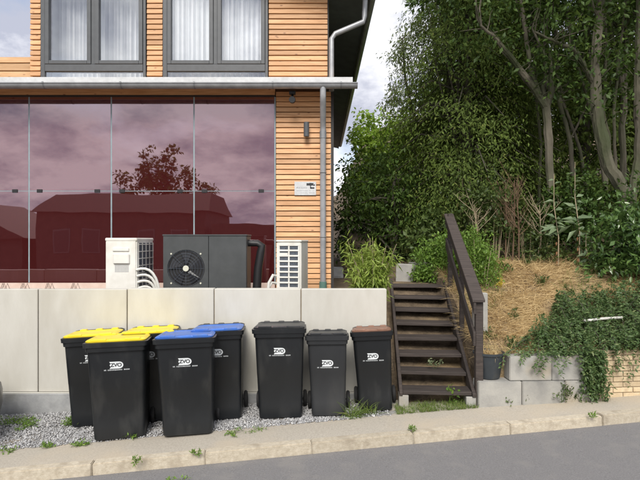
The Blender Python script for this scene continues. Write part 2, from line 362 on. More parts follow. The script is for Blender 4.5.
def blob_tree(name, label, cat, base, trunk_top, r0, blobs, nclump, crad, per, L, Wd, leaf, bark, droop=.3, flat=.6, group=None, nl=8, shell=.5):
    e = empty(name, base, label=label, cat=cat, group=group); base = Vector(base)
    mb = MB(); tp = Vector(trunk_top) - base; trunk_pts = limb(mb, (0,0,-.25), tp, r0, r0*.45, n=6, wob=.02, sides=9)
    cc = clump_centres([(b[0]-base.x, b[1]-base.y, b[2]-base.z)+tuple(b[3:]) for b in blobs], nclump, shell)
    for i in range(nl):
        q = Vector(cc[rnd.randrange(len(cc))]); s = trunk_pts[rnd.randrange(2, len(trunk_pts))]
        if q.z < s.z-.3: q.z = s.z
        pts = limb(mb, s, s.lerp(q, .9), r0*.34, r0*.06, sag=.05, n=4, sides=5)
        for k in range(2):
            q2 = Vector(cc[rnd.randrange(len(cc))]); 
            if (q2-pts[2]).length < 1.8: limb(mb, pts[2], q2, r0*.12, r0*.04, n=3, sides=4)
    mb.build('trunk', bark, e, smooth=True)
    trimesh('crown', [clump_leaves(cc, crad*(.6+.8*rng.random(len(cc))), per, L, Wd, droop, flat)], leaf, e)
    return e

# ================================================================== SETTING
SL = .129                                   # the street runs at a slight angle to the house
TH = math.atan(SL)
U = Vector((math.cos(TH), math.sin(TH), 0)); V = Vector((-math.sin(TH), math.cos(TH), 0))
K0 = Vector((0, 5.06, 0))                   # point on the kerb's road edge
def st(s, t, dz=0):
    p = K0 + U*s + V*t; return Vector((p.x, p.y, ground(p.x) + dz))
def strip(name, t0, t1, dz, mat, s0=-60, s1=60, ns=60, nt=2, fn=None):
    mb = MB(); 
    for i in range(ns+1):
        for j in range(nt+1):
            s = s0+(s1-s0)*i/ns; t = t0+(t1-t0)*j/nt; mb.v.append(tuple(st(s, t, dz + (fn(s,t) if fn else 0))))
    for i in range(ns):
        for j in range(nt):
            a = i*(nt+1)+j; mb.f.append((a, a+nt+1, a+nt+2, a+1))
    o = mb.build(name, mat); tag(o, kind='structure'); return o
KH = .105
strip('ground', -90, 1.6, -KH-.06, M['soil'], -90, 90)
strip('road', -6.3, 0, -KH, M['asphalt'])
pm = MB(); sl = [-60,-30,-15,-8,-5,-3,-2,-1,-.5,0,.5,.88,.89,1.5,2.5,4,6,10,20,40,60]
for s_ in sl: pm.v += [tuple(st(s_, .085, -.004)), tuple(st(s_, .60, -.004)), tuple(st(s_, .60 if s_ < .885 else 1.6 if s_ > 3 else 1.1, -.005))]
for i in range(len(sl)-1):
    a = 3*i; pm.f += [(a, a+3, a+4, a+1)] + ([(a+1, a+4, a+5, a+2)] if sl[i] > .88 else [])
tag(pm.build('pavement', M['pavement']), kind='structure')
strip('opposite_pavement', -8.2, -6.3, -KH+.11, M['pavement'])
kerb = tag(empty('kerb', st(0,0)), kind='structure')
km = MB().box(-.5,.5,0,.112,-.22,0).mesh('kerb_stone', M['kerb'], bevel=.008, seg=2)
for i in range(-14, 15):
    s = -.08 + i*1.02 + .51
    p = st(s, 0, 0) + Vector((rnd.uniform(-.003,.003), rnd.uniform(-.004,.004), rnd.uniform(-.004,.006)))
    o = link('kerb_stone', km, kerb, p - kerb.location, (0, -math.atan(.045) + rnd.uniform(-.004,.004), TH + rnd.uniform(-.004,.004)), (1.013,1,1))
# gravel yard between pavement and wall
kbm = MB()
for s_ in (-14.5, 15): kbm.v += [tuple(st(s_, .018, -.30)), tuple(st(s_, .018, -.018)), tuple(st(s_, .1, -.018)), tuple(st(s_, .1, -.30))]
kbm.f = [(0,4,5,1),(1,5,6,2),(2,6,7,3),(0,1,2,3),(7,6,5,4)]
kbo = kbm.build('joint_sand', M['pavement'], kerb); kbo.location = -kerb.location
gm = MB(); nx, ny = 80, 10; YW = 6.42
for i in range(nx+1):
    for j in range(ny+1):
        x = -9 + (9.9)*i/nx; y0 = K0.y + SL*x + .60/math.cos(TH); y = y0 + (YW+.05-y0)*j/ny
        gm.v.append((x, y, ground(x) - .006 + .012*math.sin(x*9+j)*math.sin(j*2.3)*(1 if 0 < j < ny else 0)))
for i in range(nx):
    for j in range(ny):
        a = i*(ny+1)+j; gm.f.append((a, a+ny+1, a+ny+2, a+1))
tag(gm.build('gravel_yard', M['gravel_base']), kind='structure')

# terrain behind: terrace on the left, stair cut, dry bank rising into the wood on the right
def sstep(a, b, x):
    t = min(1, max(0, (x-a)/(b-a))); return t*t*(3-2*t)
BF0 = 5.87                                   # face of the block wall
def yface(x): return 5.87 + .04*(x-1.8)
def hill(x, y):
    if x > 3.2: base = .62 + .05*min(4, x-3.2)
    else: base = .58
    h = base + .95*sstep(0, 1, (y-6.1)/2.9)*1.0
    if y > 9: h += .13*(y-9)
    if y > 13: h += .22*(y-13)
    return min(h, 9)
def height(x, y):
    L = 1.10 if y > 6.47 else -.4
    if y > 14: L += .02*(y-14)
    S = -.06 + .045*x + (0 if y < 6.05 else min(1.28, (y-6.05)*.53)) - .03
    if y > 9: S += (y-9)*.10
    if y < 5.9: S = -.2
    Rr = hill(x, y) if y > yface(x)+.16 else -.35
    a = sstep(.84, .95, x); b = sstep(1.86, 1.95, x) if y < 8.6 else sstep(1.5, 3.2, x)
    h = L*(1-a) + S*a
    h = h*(1-b) + Rr*b
    return h + .03*math.sin(3.1*x+1.7*y)*math.sin(2.3*y-x)*sstep(6.3, 7, y)*a
tm = MB()
xs = sorted(set([round(v, 3) for v in list(np.arange(-30,-4,2.0))+list(np.arange(-4,.8,.4))+list(np.arange(.8,2.1,.04))+list(np.arange(2.1,6,.12))+list(np.arange(6,12,.5))+list(np.arange(12,60,4.0))]))
ys = [5.86, 5.9, 5.95, 6.0, 6.04, 6.08, 6.12, 6.16, 6.2, 6.25, 6.3, 6.4, 6.46, 6.5, 6.56] + list(np.arange(6.65,9,.1)) + list(np.arange(9,16,.4)) + list(np.arange(16,90,4.0))
for x in xs:
    for y in ys: tm.v.append((x, y, height(x, y)))
nyy = len(ys)
for i in range(len(xs)-1):
    for j in range(nyy-1):
        a = i*nyy+j; tm.f.append((a, a+nyy, a+nyy+1, a+1))
ter = tm.build('hillside', M['soil'], smooth=True); ter.data.materials.append(M['drygrass_soil'])
for p in ter.data.polygons:
    c = p.center
    if c.x > 1.95 and c.y < 9.0: p.material_index = 1
tag(ter, kind='structure')

# ------------------------------------------------------------------ retaining wall of precast panels
ztop = ZZ(289, YW); zf = ZZ(392.5, YW)
rw = empty('retaining_wall', (0, YW, 0), label='pale precast concrete retaining wall behind the wheelie bins', cat='wall')
jx = [XX(v, YW) for v in (-137, -50, 38, 127, 214, 301, 387)]
jx = [jx[0]-4*1.08+1.08*k for k in range(4)] + jx
pw = []
for i in range(len(jx)-1):
    x0, x1 = jx[i]+.006, jx[i+1]-.006
    dz = rnd.uniform(-.004,.004)
    o = MB().box(-(x1-x0)/2, (x1-x0)/2, 0, .13, zf+.008, ztop+dz).build('wall_panel', M['wall_concrete'], rw, bevel=.006)
    o.location = ((x0+x1)/2, rnd.uniform(-.003,.003), 0); pw.append(o)
MB().box(jx[0], jx[-1], .03, .12, zf-.2, ztop-.01).build('joint_backing', M['mortar'], rw)
fm = MB().box(jx[0], jx[-1]-.01, -.035, .05, -.75, zf-.004).build('footing', M['footing'], rw, bevel=.008)
MB().box(jx[0], jx[-1]-.012, -.03, .0, zf-.004, zf+.008).build('footing_lip', M['wall_concrete'], rw)
# wire loops cast into the top edge
for px in (2, 22, 47, 73):
    x = XX(px, YW)-0; mb = MB(); z = ztop-.02; w = .065
    mb.tube([(x-w, .07, z), (x-w*.55, .07, z+.085), (x-w*.05, .07, z), (x+w*.4, .07, z+.085), (x+w*.9, .07, z)], .004, 5)
    mb.tube([(x-w*.9, .09, z), (x-w*.45, .09, z+.085), (x+w*.05, .09, z)], .004, 5)
    mb.build('wire_loop', M['rust'], rw)

# ------------------------------------------------------------------ block wall, brick wall
def rotz(a): return Matrix.Rotation(a, 3, 'Z')
bw = empty('block_wall', (1.79, 5.87, 0), (0, 0, math.atan(.04)), label='low wall of two rows of grey concrete blocks beside the wooden stairs', cat='wall')
zt, zm = ZZ(357, 5.9), ZZ(381, 5.9)
def blockrow(edges, z0, z1, y0):
    for a, b in zip(edges[:-1], edges[1:]):
        o = MB().box(-(b-a)/2+.003, (b-a)/2-.003, 0, .2, z0, z1).build('block', M['block'], bw, bevel=.008, seg=2)
        o.location = ((a+b)/2, y0+rnd.uniform(-.006,.006), 0); o.rotation_euler = (0, rnd.uniform(-.006,.006), rnd.uniform(-.012,.012))
blockrow([0, .5, 1.0, 1.40], -.25, zm-.004, 0)
blockrow([.36, .85, 1.34], zm, zt, .012)
br = empty('brick_wall', (XX(594, 5.99), 6.0, 0), (0, 0, R(5)), label='low beige brick wall with creeper hanging over it', cat='wall')
bl, bh = .245, .062
zb0 = .06; nb = 10
bmesh_brick = MB().box(0, bl-.012, 0, .1, 0, bh-.009).mesh('brick', M['brick'], bevel=.004)
bmesh_half = MB().box(0, bl/2-.012, 0, .1, 0, bh-.009).mesh('brick_half', M['brick'], bevel=.004)
MB().box(.01, 3.0, .012, .22, -.3, zb0+nb*bh-.01).build('mortar_bed', M['mortar'], br)
for r in range(nb):
    x = 0; first = r % 2
    while x < 2.95:
        if first: link('brick', bmesh_half, br, (x, rnd.uniform(-.003,.003), zb0+r*bh)); x += bl/2; first = 0
        else:
            link('brick', bmesh_brick, br, (x, rnd.uniform(-.004,.003), zb0+r*bh), (0, rnd.uniform(-.004,.004), rnd.uniform(-.008,.008))); x += bl

# ------------------------------------------------------------------ wooden stairs
stw = empty('wooden_stairs', (XX(437, 5.98), 5.98, 0), (0, 0, -R(5.0)), label='dark brown open wooden garden stairs with a slanted handrail', cat='stairs')
NT = 8; tw = .78; z1 = ZZ(391, 5.98); zN = ZZ(285, 8.17); dyS = (8.17-5.98)/7; dzS = (zN-z1)/7
trd = MB().box(-tw/2, tw/2, -.02, .235, -.042, 0).mesh('tread', M['stair_wood'], bevel=.005)
for i in range(NT):
    o = link('tread', trd, stw, (rnd.uniform(-.004,.004), i*dyS, z1+i*dzS), (rnd.uniform(-.01,.01), rnd.uniform(-.012,.012), 0))
def sloped(mb, x0, x1, ya, za, yb, zb, h0, h1):
    """plank along the flight: x0..x1 thick, from (ya,za) to (yb,zb), h0 below and h1 above the line"""
    mb.v += [(x0,ya,za+h0),(x1,ya,za+h0),(x1,yb,zb+h0),(x0,yb,zb+h0),(x0,ya,za+h1),(x1,ya,za+h1),(x1,yb,zb+h1),(x0,yb,zb+h1)]
    b = len(mb.v)-8; mb.f += [tuple(b+i for i in q) for q in ((0,3,2,1),(4,5,6,7),(0,1,5,4),(1,2,6,5),(2,3,7,6),(3,0,4,7))]
    return mb
ye, ze = 7*dyS+.1, z1+7*dzS+.06
for sx in (-1, 1):
    xx = sorted((sx*(tw/2+.002), sx*(tw/2+.042)))
    sm_ = MB(); pf = [(-.05, z1-.05), (.255, z1-.05), (ye, ze-.13), (ye, ze+.03), (-.05, z1-.012)]
    sm_.loft([[(xx[0], y_, z_) for y_, z_ in pf], [(xx[1], y_, z_) for y_, z_ in pf]]); sm_.build('stringer', M['stair_wood'], stw, bevel=.005)
    zg = ground(XX(437,5.98)+sx*.38)
    MB().box(sx*.38-.055, sx*.38+.055, -.03, .15, zg-.2, z1-.052).build('concrete_foot', M['block'], stw, bevel=.006)
rx = tw/2+.044
zp0, zp1 = ground(1.8), ZZ(300, 5.99)
pb = MB().box(rx, rx+.085, -.01, .085, zp0-.1, zp1).build('post', M['stair_wood'], stw, bevel=.006)
zr_top = ZZ(214, 8.05); yr = 2.05
MB().box(rx, rx+.07, yr-.07, yr, 1.0, zr_top).build('post', M['stair_wood'], stw, bevel=.006)
sloped(MB(), rx-.032, rx-.001, -.05, zp1-.02, yr+.02, zr_top-.03, -.13, .0).build('handrail', M['stair_wood'], stw, bevel=.005)
sloped(MB(), rx-.045, rx+.095, -.06, zp1-.016, yr+.04, zr_top-.026, .0, .032).build('handrail_cap', M['stair_wood'], stw, bevel=.005)
sloped(MB(), rx-.030, rx-.001, -.02, zp1-.36, yr, zr_top-.37, -.16, .0).build('rail_board', M['stair_wood'], stw, bevel=.005)
MB().box(rx+.001, rx+.06, yr*.5-.03, yr*.5+.03, .55, (zp1+zr_top)/2-.03).build('post', M['stair_wood'], stw, bevel=.006)

# grey kerb blocks edging the garden above the stairs
for i, (px, py, Y, w, h) in enumerate([(404, 270, 8.75, .30, .62), (424, 268, 9.3, .5, .55), (436, 275, 8.6, .18, .35)]):
    p = W(px, py, Y); o = MB().box(-w/2, w/2, 0, .12, -h, .1).build('edging_slab', M['block'], bevel=.008)
    o.location = p; o.rotation_euler = (0, R(rnd.uniform(-3,3)), R((-32, 10, 0)[i]))
    tag(o, ['grey concrete slab turned along the path above the stairs', 'grey concrete slab at the head of the wooden stairs', 'short grey concrete slab beside the top tread'][i], 'slab', 'concrete slabs above the stairs')
o = MB().box(-.09, .09, 0, .10, -.5, .05).build('edging_slab', M['block'], bevel=.008); o.location = W(481, 297, 6.75)
tag(o, 'grey concrete slab on the dry bank right behind the stair post', 'slab', 'concrete slabs above the stairs')

# ================================================================== HOUSE
HY = 8.60
hs = empty('house', (0, HY, 0), label='modern timber clad house with dark red glass panels', cat='house')
def hb(name, mat, x0, x1, y0, y1, z0, z1, parent=hs, bevel=0):
    return MB().box(x0, x1, y0, y1, z0, z1).build(name, mat, parent, bevel=bevel)
hxr = XX(331, HY); hxu = XX(327.5, HY); hxl = XX(30, HY)
zg0 = ZZ(97, HY); zg1 = ZZ(282.5, HY)
hb('wall', M['void'], -9, hxr-.01, .07, 13, .9, 4.39)
hb('plinth', M['render_ledge'], -9, XX(275, HY), -.03, .06, .9, zg1-.006)
# upper storey core, open where the windows are
ZU0, ZU1 = 4.4, 7.2
wins = [(XX(41, HY), XX(146, HY)), (XX(163, HY), XX(268, HY))]
zwb = ZZ(77, HY)-.05; zwt = 6.55
for (a, b) in ((hxl+.01, wins[0][0]), (wins[0][1], wins[1][0]), (wins[1][1], hxu-.01)):
    hb('upper_wall', M['void'], a, b, .06, .36, ZU0, 6.55)
hb('upper_wall', M['void'], hxl+.01, hxu-.01, .06, .36, 6.55, 7.0)
hb('upper_wall', M['void'], hxl+.01, hxu-.01, 1.6, 13, ZU0, 6.05)
for xa in (hxl+.01, -2.75, hxu-.11): hb('upper_side_wall', M['curtain'], xa, xa+.10, .361, 1.599, ZU0+.101, 6.54)
hb('upper_ceiling', M['curtain'], hxl+.01, hxu-.01, .361, 1.599, 6.55, 6.6)
hb('upper_floor', M['plank_pale'], hxl+.01, hxu-.01, .36, 1.6, ZU0, ZU0+.1)
# larch boards
PITCH = .0862
def boards(x0, x1, za, zb, mat=M['larch'], yo=0):
    L = x1-x0
    mb = MB(); h = PITCH-.009
    mb.v = [(-L/2,.03,0),(L/2,.03,0),(L/2,-.004,.004),(-L/2,-.004,.004),(-L/2,.03,h),(L/2,.03,h),(L/2,.008,h),(-L/2,.008,h)]
    mb.f = [(0,3,2,1),(4,5,6,7),(3,2,6,7),(0,1,5,4),(1,2,6,5),(0,3,7,4)]
    me = mb.mesh('cladding_board', mat, bevel=.003); z = zb - PITCH
    while z > za-PITCH:
        link('cladding_board', me, hs, ((x0+x1)/2+rnd.uniform(-.002,.002), yo+rnd.uniform(-.002,.002), z), (0, rnd.uniform(-.0006,.0006), 0)); z -= PITCH
boards(XX(276, HY), hxr, 1.12, zg0+.10)
boards(XX(268.8, HY), hxu, ZZ(80, HY), 6.3)
boards(XX(146.8, HY), XX(162.4, HY), ZZ(80, HY), 6.3)
boards(XX(30, HY), XX(40.4, HY), ZZ(80, HY), 6.3)
hb('corner_trim', M['dark_trim'], hxr, hxr+.045, .0, .12, 1.0, 4.4)
hb('corner_trim', M['dark_trim'], hxu, hxu+.02, .02, .12, 4.4, 6.0)
# roof terrace parapet on the left
for i, (a, b) in enumerate(((57, 62.5), (63.5, 70.5), (71.5, 82))):
    hb('parapet_board', M['plank_pale'], -9, hxl-.004, .10, .135, ZZ(b, HY+.1), ZZ(a, HY+.1), bevel=.003)
hb('parapet_core', M['plank_pale'], -9, hxl-.004, .15, .19, 4.3, ZZ(58, HY+.1))
# red glass panels
gx = [XX(v, HY) for v in (-217, -135, -53, 29, 111.3, 194, 275)]; zmid = ZZ(191, HY)
for i in range(len(gx)-1):
    for (za, zb) in ((zg1, zmid-.006), (zmid+.006, zg0)):
        x0, x1 = gx[i]+.012, gx[i+1]-.012
        o = MB().box(-(x1-x0)/2, (x1-x0)/2, 0, .012, -(zb-za)/2, (zb-za)/2).build('glass_panel', M['red_glass'], hs)
        o.location = ((x0+x1)/2, rnd.uniform(-.001,.001), (za+zb)/2); o.rotation_euler = (rnd.uniform(-.0015,.0015), 0, rnd.uniform(-.002,.002))
    for fx in (.13, .83):
        xm = gx[i]+(gx[i+1]-gx[i])*fx
        hb('panel_clamp', M['black'], xm-.045, xm+.045, -.012, .015, zmid-.028, zmid+.028, bevel=.004)
for x in gx[1:]:
    hb('glass_joint', M['glass_edge'], x-.011, x+.011, .002, .02, zg1, zg0)
hb('glass_joint', M['glass_edge'], gx[0], gx[-1]-.012, .003, .02, zmid-.006, zmid+.006)
hb('head_trim', M['dark_trim'], -9, gx[-1]+.005, -.01, .06, zg0+.001, zg0+.03)
hb('head_board', M['larch'], -9, gx[-1], -.008, .06, zg0+.032, 4.54)
# windows
def window(x0, x1, curtain):
    w = empty('window'); w.parent = hs; w.location = (x0, 0, 0); Wd = x1-x0
    def part(name, mat, a, b, y0, y1, z0, z1, bv=.004): return hb(name, mat, a, b, y0, y1, z0, z1, w, bv)
    fr = .045
    part('frame', M['frame'], 0, fr+.025, -.015, .10, zwb, zwt); part('frame', M['frame'], Wd-fr, Wd, -.015, .10, zwb, zwt)
    part('frame', M['frame'], fr+.027, Wd-fr-.002, -.015, .10, zwt-.07, zwt)
    ztr0, ztr1 = ZZ(71.5, HY), ZZ(62, HY)
    part('transom', M['frame'], fr+.027, Wd-fr-.002, -.02, .10, ztr0, ztr1-.04)
    mid = Wd*.5; mw = .10
    part('mullion', M['frame'], mid-.032, mid+.032, -.012, .10, ztr1-.038, zwt-.072)
    for a, b in ((fr+.03, mid-.034), (mid+.034, Wd-fr-.004)):
        s = .065; za, zb = ztr1-.038, zwt-.074
        mb = MB()
        mb.box(a, a+s, -.03, .06, za, zb); mb.box(b-s, b, -.03, .06, za, zb); mb.box(a+s+.001, b-s-.001, -.03, .06, za, za+s*.9); mb.box(a+s+.001, b-s-.001, -.03, .06, zb-s, zb)
        mb.build('sash', M['frame'], w, bevel=.004)
        MB().box(a+s-.004, b-s+.004, .012, .02, za+s*.9-.004, zb-s+.004).build('pane', M['glass'], w)
    MB().box(fr+.026, Wd-fr, .012, .02, zwb, ztr0+.002).build('pane', M['glass'], w)
    # curtains with vertical folds
    mb = MB(); n = 420; ca, cb = (.03, Wd-.03)
    top = []; bot = []
    for i in range(n+1):
        x = ca+(cb-ca)*i/n; q_ = i*.2857; y = (.15 if curtain else .55)+.05*math.sin(q_*.95+.8*math.sin(q_*.31))+.018*math.sin(q_*2.1)
        mb.v += [(x, y, zwb-.02), (x, y, zwt)]
    for i in range(n): mb.f.append((2*i, 2*i+2, 2*i+3, 2*i+1))
    c = mb.build('curtain', M['curtain'], w, smooth=True)
    return w
window(wins[0][0], wins[0][1], 0); window(wins[1][0], wins[1][1], 1)
# canopy roof above the glass front
CYA = 8.22; CY = CYA-HY
xc = XX(352, CYA); cz0, cz1 = ZZ(85, CYA), ZZ(77, CYA)
cn = MB(); 
cn.v = [(-9,CY+.03,cz0-.03),(xc,CY+.03,cz0-.03),(xc,.0,4.56),(-9,.0,4.56),(-9,CY+.03,cz1-.004),(xc,CY+.03,cz1-.004),(xc,.0,4.64),(-9,.0,4.64)]
cn.f = [(0,3,2,1),(4,5,6,7),(0,1,5,4),(1,2,6,5),(2,3,7,6),(3,0,4,7)]
cno = cn.build('canopy', M['plank_pale'], hs)
hb('fascia', M['white_paint'], -9, xc+.012, CY, CY+.028, cz0-.035, cz1, cno, .003)
sf = MB(); sf.v = [(xc+.001,CY+.03,cz0-.035),(xc+.012,CY+.03,cz0-.035),(xc+.012,0,4.555),(xc+.001,0,4.555),(xc+.001,CY+.03,cz1),(xc+.012,CY+.03,cz1),(xc+.012,0,4.645),(xc+.001,0,4.645)]; sf.f = cn.f
sf.build('end_fascia', M['white_paint'], cno)
# gutter: half round trough
def trough(mb, x0, x1, y, z, r, n=10):
    for (rr_, flip) in ((r, 0), (r-.006, 1)):
        b = len(mb.v)
        for i in range(n+1):
            a = math.pi*i/n; mb.v += [(x0, y-rr_*math.cos(a), z-rr_*math.sin(a)), (x1, y-rr_*math.cos(a), z-rr_*math.sin(a))]
        for i in range(n): mb.f.append((b+2*i, b+2*i+1, b+2*i+3, b+2*i+2))
    return mb
GYA = CYA-.08; gz = ZZ(84, GYA); gy = CY-.075; gxe = XX(357.5, GYA)
gt = trough(MB(), -9, gxe, gy, gz, .072)
for x in (-9, gxe):
    gt.poly([(x, gy-.072*math.cos(math.pi*i/10), gz-.072*math.sin(math.pi*i/10)) for i in range(11)])
gt.tube([(-9, gy-.074, gz), (gxe, gy-.074, gz)], .010, 6)
gto = gt.build('gutter', M['zinc'], hs, smooth=True)
for px in (45, 122, 195, 273, 341):
    x = XX(px, GYA); mb = MB()
    for i in range(10):
        a, b = math.pi*i/10, math.pi*(i+1)/10
        mb.poly([(x-.012, gy-.075*math.cos(a), gz-.075*math.sin(a)), (x+.012, gy-.075*math.cos(a), gz-.075*math.sin(a)), (x+.012, gy-.075*math.cos(b), gz-.075*math.sin(b)), (x-.012, gy-.075*math.cos(b), gz-.075*math.sin(b))])
    mb.box(x-.012, x+.012, gy-.09, gy-.065, gz-.006, gz+.016)
    mb.build('gutter_bracket', M['zinc_dark'], gto)
# downpipes
dx = XX(323, HY-.12); 
dp = MB(); dp.tube([(XX(323, GYA), gy, gz-.04), (XX(323,GYA), gy, gz-.18), (XX(323,GYA), gy+.03, gz-.25), (dx, -.13, gz-.55), (dx, -.10, gz-.64), (dx, -.10, 1.22)], .048, 12)
dpo = dp.build('downpipe', M['zinc'], hs, smooth=True)
MB().cyl((dx, -.10, gz-.72), (0,0,1), .056, .12, 12).build('pipe_collar', M['zinc_dark'], dpo, smooth=True)
for z in (3.05, 2.0):
    mb = MB(); mb.torus((dx, -.10, z), (0,0,1), .052, .008, 14, 5); mb.box(dx-.006, dx+.006, -.05, .01, z-.01, z+.01); mb.build('pipe_clip', M['zinc_dark'], dpo, smooth=True)
MB().cyl((dx, -.10, 1.19), (0,0,1), .062, .16, 12).build('pipe_socket', M['pvc_green'], dpo, smooth=True)
ux = XX(331.5, HY-.05); up0 = W(364.5, 20, HY-.05)
dp2 = MB(); dp2.tube([(up0.x+.02, -.05, 6.02), (up0.x, -.05, up0.z+.06), (up0.x-.02, -.05, up0.z-.03), (ux+.06, -.05, ZZ(35, HY)), (ux, -.05, ZZ(40, HY)), (ux, -.05, 4.40)], .043, 12)
dp2.build('downpipe', M['zinc'], hs, smooth=True)
# main roof with an eave to the right
EX, EZ = .83, 6.0
rf = MB(); xl = -6.2; zr = 7.6
def roofslab(mb, x0, z0_, x1, z1_, y0, y1, t):
    mb.v += [(x0,y0,z0_),(x1,y0,z1_),(x1,y1,z1_),(x0,y1,z0_),(x0,y0,z0_+t),(x1,y0,z1_+t),(x1,y1,z1_+t),(x0,y1,z0_+t)]
    b = len(mb.v)-8; mb.f += [tuple(b+i for i in q) for q in ((0,3,2,1),(4,5,6,7),(0,1,5,4),(1,2,6,5),(2,3,7,6),(3,0,4,7))]
roofslab(rf, xl, 7.55, EX-.03, EZ+.02, -.55, 14.5, .14)
rfo = rf.build('roof', M['soffit'], hs)
hb('eave_fascia', M['dark_trim'], EX-.028, EX-.004, -.56, 14.5, EZ+.0, EZ+.17, rfo)
gt2 = MB(); n = 8
for i in range(n):
    a, b = math.pi*i/n, math.pi*(i+1)/n; r = .07; cx, cz = EX+.066, EZ+.13
    gt2.poly([(cx-r*math.cos(a), -.5, cz-r*math.sin(a)), (cx-r*math.cos(b), -.5, cz-r*math.sin(b)), (cx-r*math.cos(b), 14.4, cz-r*math.sin(b)), (cx-r*math.cos(a), 14.4, cz-r*math.sin(a))])
gt2.poly([(cx-r*math.cos(math.pi*i/n), -.5, cz-r*math.sin(math.pi*i/n)) for i in range(n+1)])
gt2.build('eave_gutter', M['zinc'], rfo, smooth=True)
# lamp, camera, sign on the wall
wl = W(306.5, 130, HY-.06); e = empty('wall_lamp', (wl.x, HY-.03, wl.z), label='small black up and down lamp on the larch cladding', cat='lamp')
MB().box(-.03, .03, -.035, .025, -.06, .06).build('bracket', M['black'], e, bevel=.004)
MB().cyl((0, -.075, 0), (0,0,1), .045, .235, 16).build('housing', M['frame'], e, bevel=.003, smooth=True)
cl = W(292.5, 98, HY-.25); e = empty('security_camera', (cl.x, HY-.28, cl.z+.05), label='small black security camera hanging under the canopy', cat='camera')
MB().box(-.05, .05, -.05, .05, -.005, .05).build('mount', M['black'], e, bevel=.006)
MB().tube([(0,.02,0),(0,-.02,-.06)], .02, 8).build('arm', M['black'], e)
MB().tube([(0,.03,-.09),(0,-.05,-.10),(0,-.09,-.105)], [.05,.055,.05], 12).build('housing', M['black'], e, smooth=True)
sg = W(305.3, 188.5, HY); e = empty('warning_sign', (sg.x, HY-.012, sg.z), label='small white video surveillance sign on the larch cladding', cat='sign')
MB().box(-.178, .178, -.006, 0, -.112, .112).build('plate', M['white_paint'], e, bevel=.002)
mb = MB(); mb.box(-.0,.10,-.0085,-.0065,.048,.086); mb.poly([(.035,-.009,.05),(.10,-.009,.05),(.12,-.009,.085),(.05,-.009,.092)]); mb.box(.06,.075,-.0085,-.0065,.0,.05); mb.box(.06,.13,-.0085,-.0065,-.005,.02); mb.box(.105,.14,-.0085,-.0065,.045,.065)
cmx = mb.build('camera_pictogram', M['black_print'], e); cmx.location.x = .02
mb = MB()
def strokes(mb, x0, x1, z0, h, y, gap=.006):
    x = x0
    while x < x1:
        w = rnd.uniform(.5, 1.1)*h
        if rnd.random() > .12:
            mb.box(x, x+h*.16, y-.0015, y, z0, z0+h*rnd.uniform(.75,1))
            mb.box(x+h*.16, x+w*.7, y-.0015, y, z0+h*rnd.choice((0,.4,.75)), z0+h*rnd.choice((.85,.95))*.2+z0*0+h*.6 if False else z0+h*.18)
            mb.box(x+w*.62, x+w*.62+h*.14, y-.0015, y, z0+h*.1, z0+h*.9)
        x += w+gap
strokes(mb, -.145, .02, .0, .030, -.0065); mb.build('print', M['grey_print'], e)
mb = MB(); strokes(mb, -.15, .14, -.045, .016, -.0065, .004); strokes(mb, -.15, .14, -.08, .016, -.0065, .004); mb.build('print', M['grey_print'], e)

# ================================================================== OUTDOOR UNITS
def slots(mb, x0, x1, z0, z1, nx, nz, y, gx_, gz_):
    w = (x1-x0)/nx; h = (z1-z0)/nz
    for i in range(nx):
        for j in range(nz): mb.box(x0+i*w+gx_, x0+(i+1)*w-gx_, y-.003, y, z0+j*h+gz_, z0+(j+1)*h-gz_)
    return mb
# left white unit, end-on with hoses
Y0 = 6.95; e = empty('air_conditioner', (XX(121, Y0), Y0, 1.12), (0,0,R(-2)), label='white air conditioner seen end on with looping white hoses', cat='air conditioner', group='white air conditioners behind the wall')
hw = .212; ht = ZZ(238.5, Y0)-1.12
MB().box(-hw, hw, 0, .62, .04, ht).build('casing', M['ac_white'], e, bevel=.015, seg=2)
MB().box(-hw-.004, hw+.004, -.006, .626, ht-.035, ht+.008).build('top_cover', M['ac_white'], e, bevel=.01)
MB().box(-.11, .11, -.018, .0, ht-.17, ht-.125).build('handle', M['ac_white'], e, bevel=.006)
MB().box(-.10, .12, -.03, .0, ht-.34, ht-.20).build('valve_cover', M['ac_white'], e, bevel=.012)
mb = MB(); slots(mb, -.085, .105, ht-.45, ht-.355, 9, 5, -.001, .004, .004); mb.build('rating_plate', M['grey_print'], e)
cg = MB().box(hw-.001, hw+.004, .05, .60, .08, ht-.06).build('coil', M['ac_coil'], e)
mb = MB()
for i in range(5): mb.box(hw+.004, hw+.009, .05+i*.135, .062+i*.135, .08, ht-.06)
for j in range(8): mb.box(hw+.0095, hw+.013, .05, .60, .10+j*.095, .11+j*.095)
mb.build('coil_guard', M['ac_white'], cg)
for i in range(5):
    z0_ = ht-.42-i*.085; mb = MB(); y = -.01+i*.012; pts = []
    for k in range(9):
        t = k/8; pts.append((hw-.01+.30*math.sin(t*math.pi*.5)*(1-.08*i), .02+.35*t*.2+y, z0_+.05*math.sin(t*math.pi)-(z0_+.02)*t**2.2))
    mb.tube(pts, .018, 8); mb.build('hose', M['hose'], e, smooth=True)
mb = MB(); mb.tube([(hw, .09, ht-.38), (hw+.17, .08, ht-.48), (hw+.27, .08, ht-.68), (hw+.29, .08, 0)], .02, 8); mb.build('insulated_pipe', M['black'], e, smooth=True)
for x in (-.15, .15): MB().box(x-.03, x+.03, .05, .58, -.03, .039).build('foot', M['ac_dark'], e)
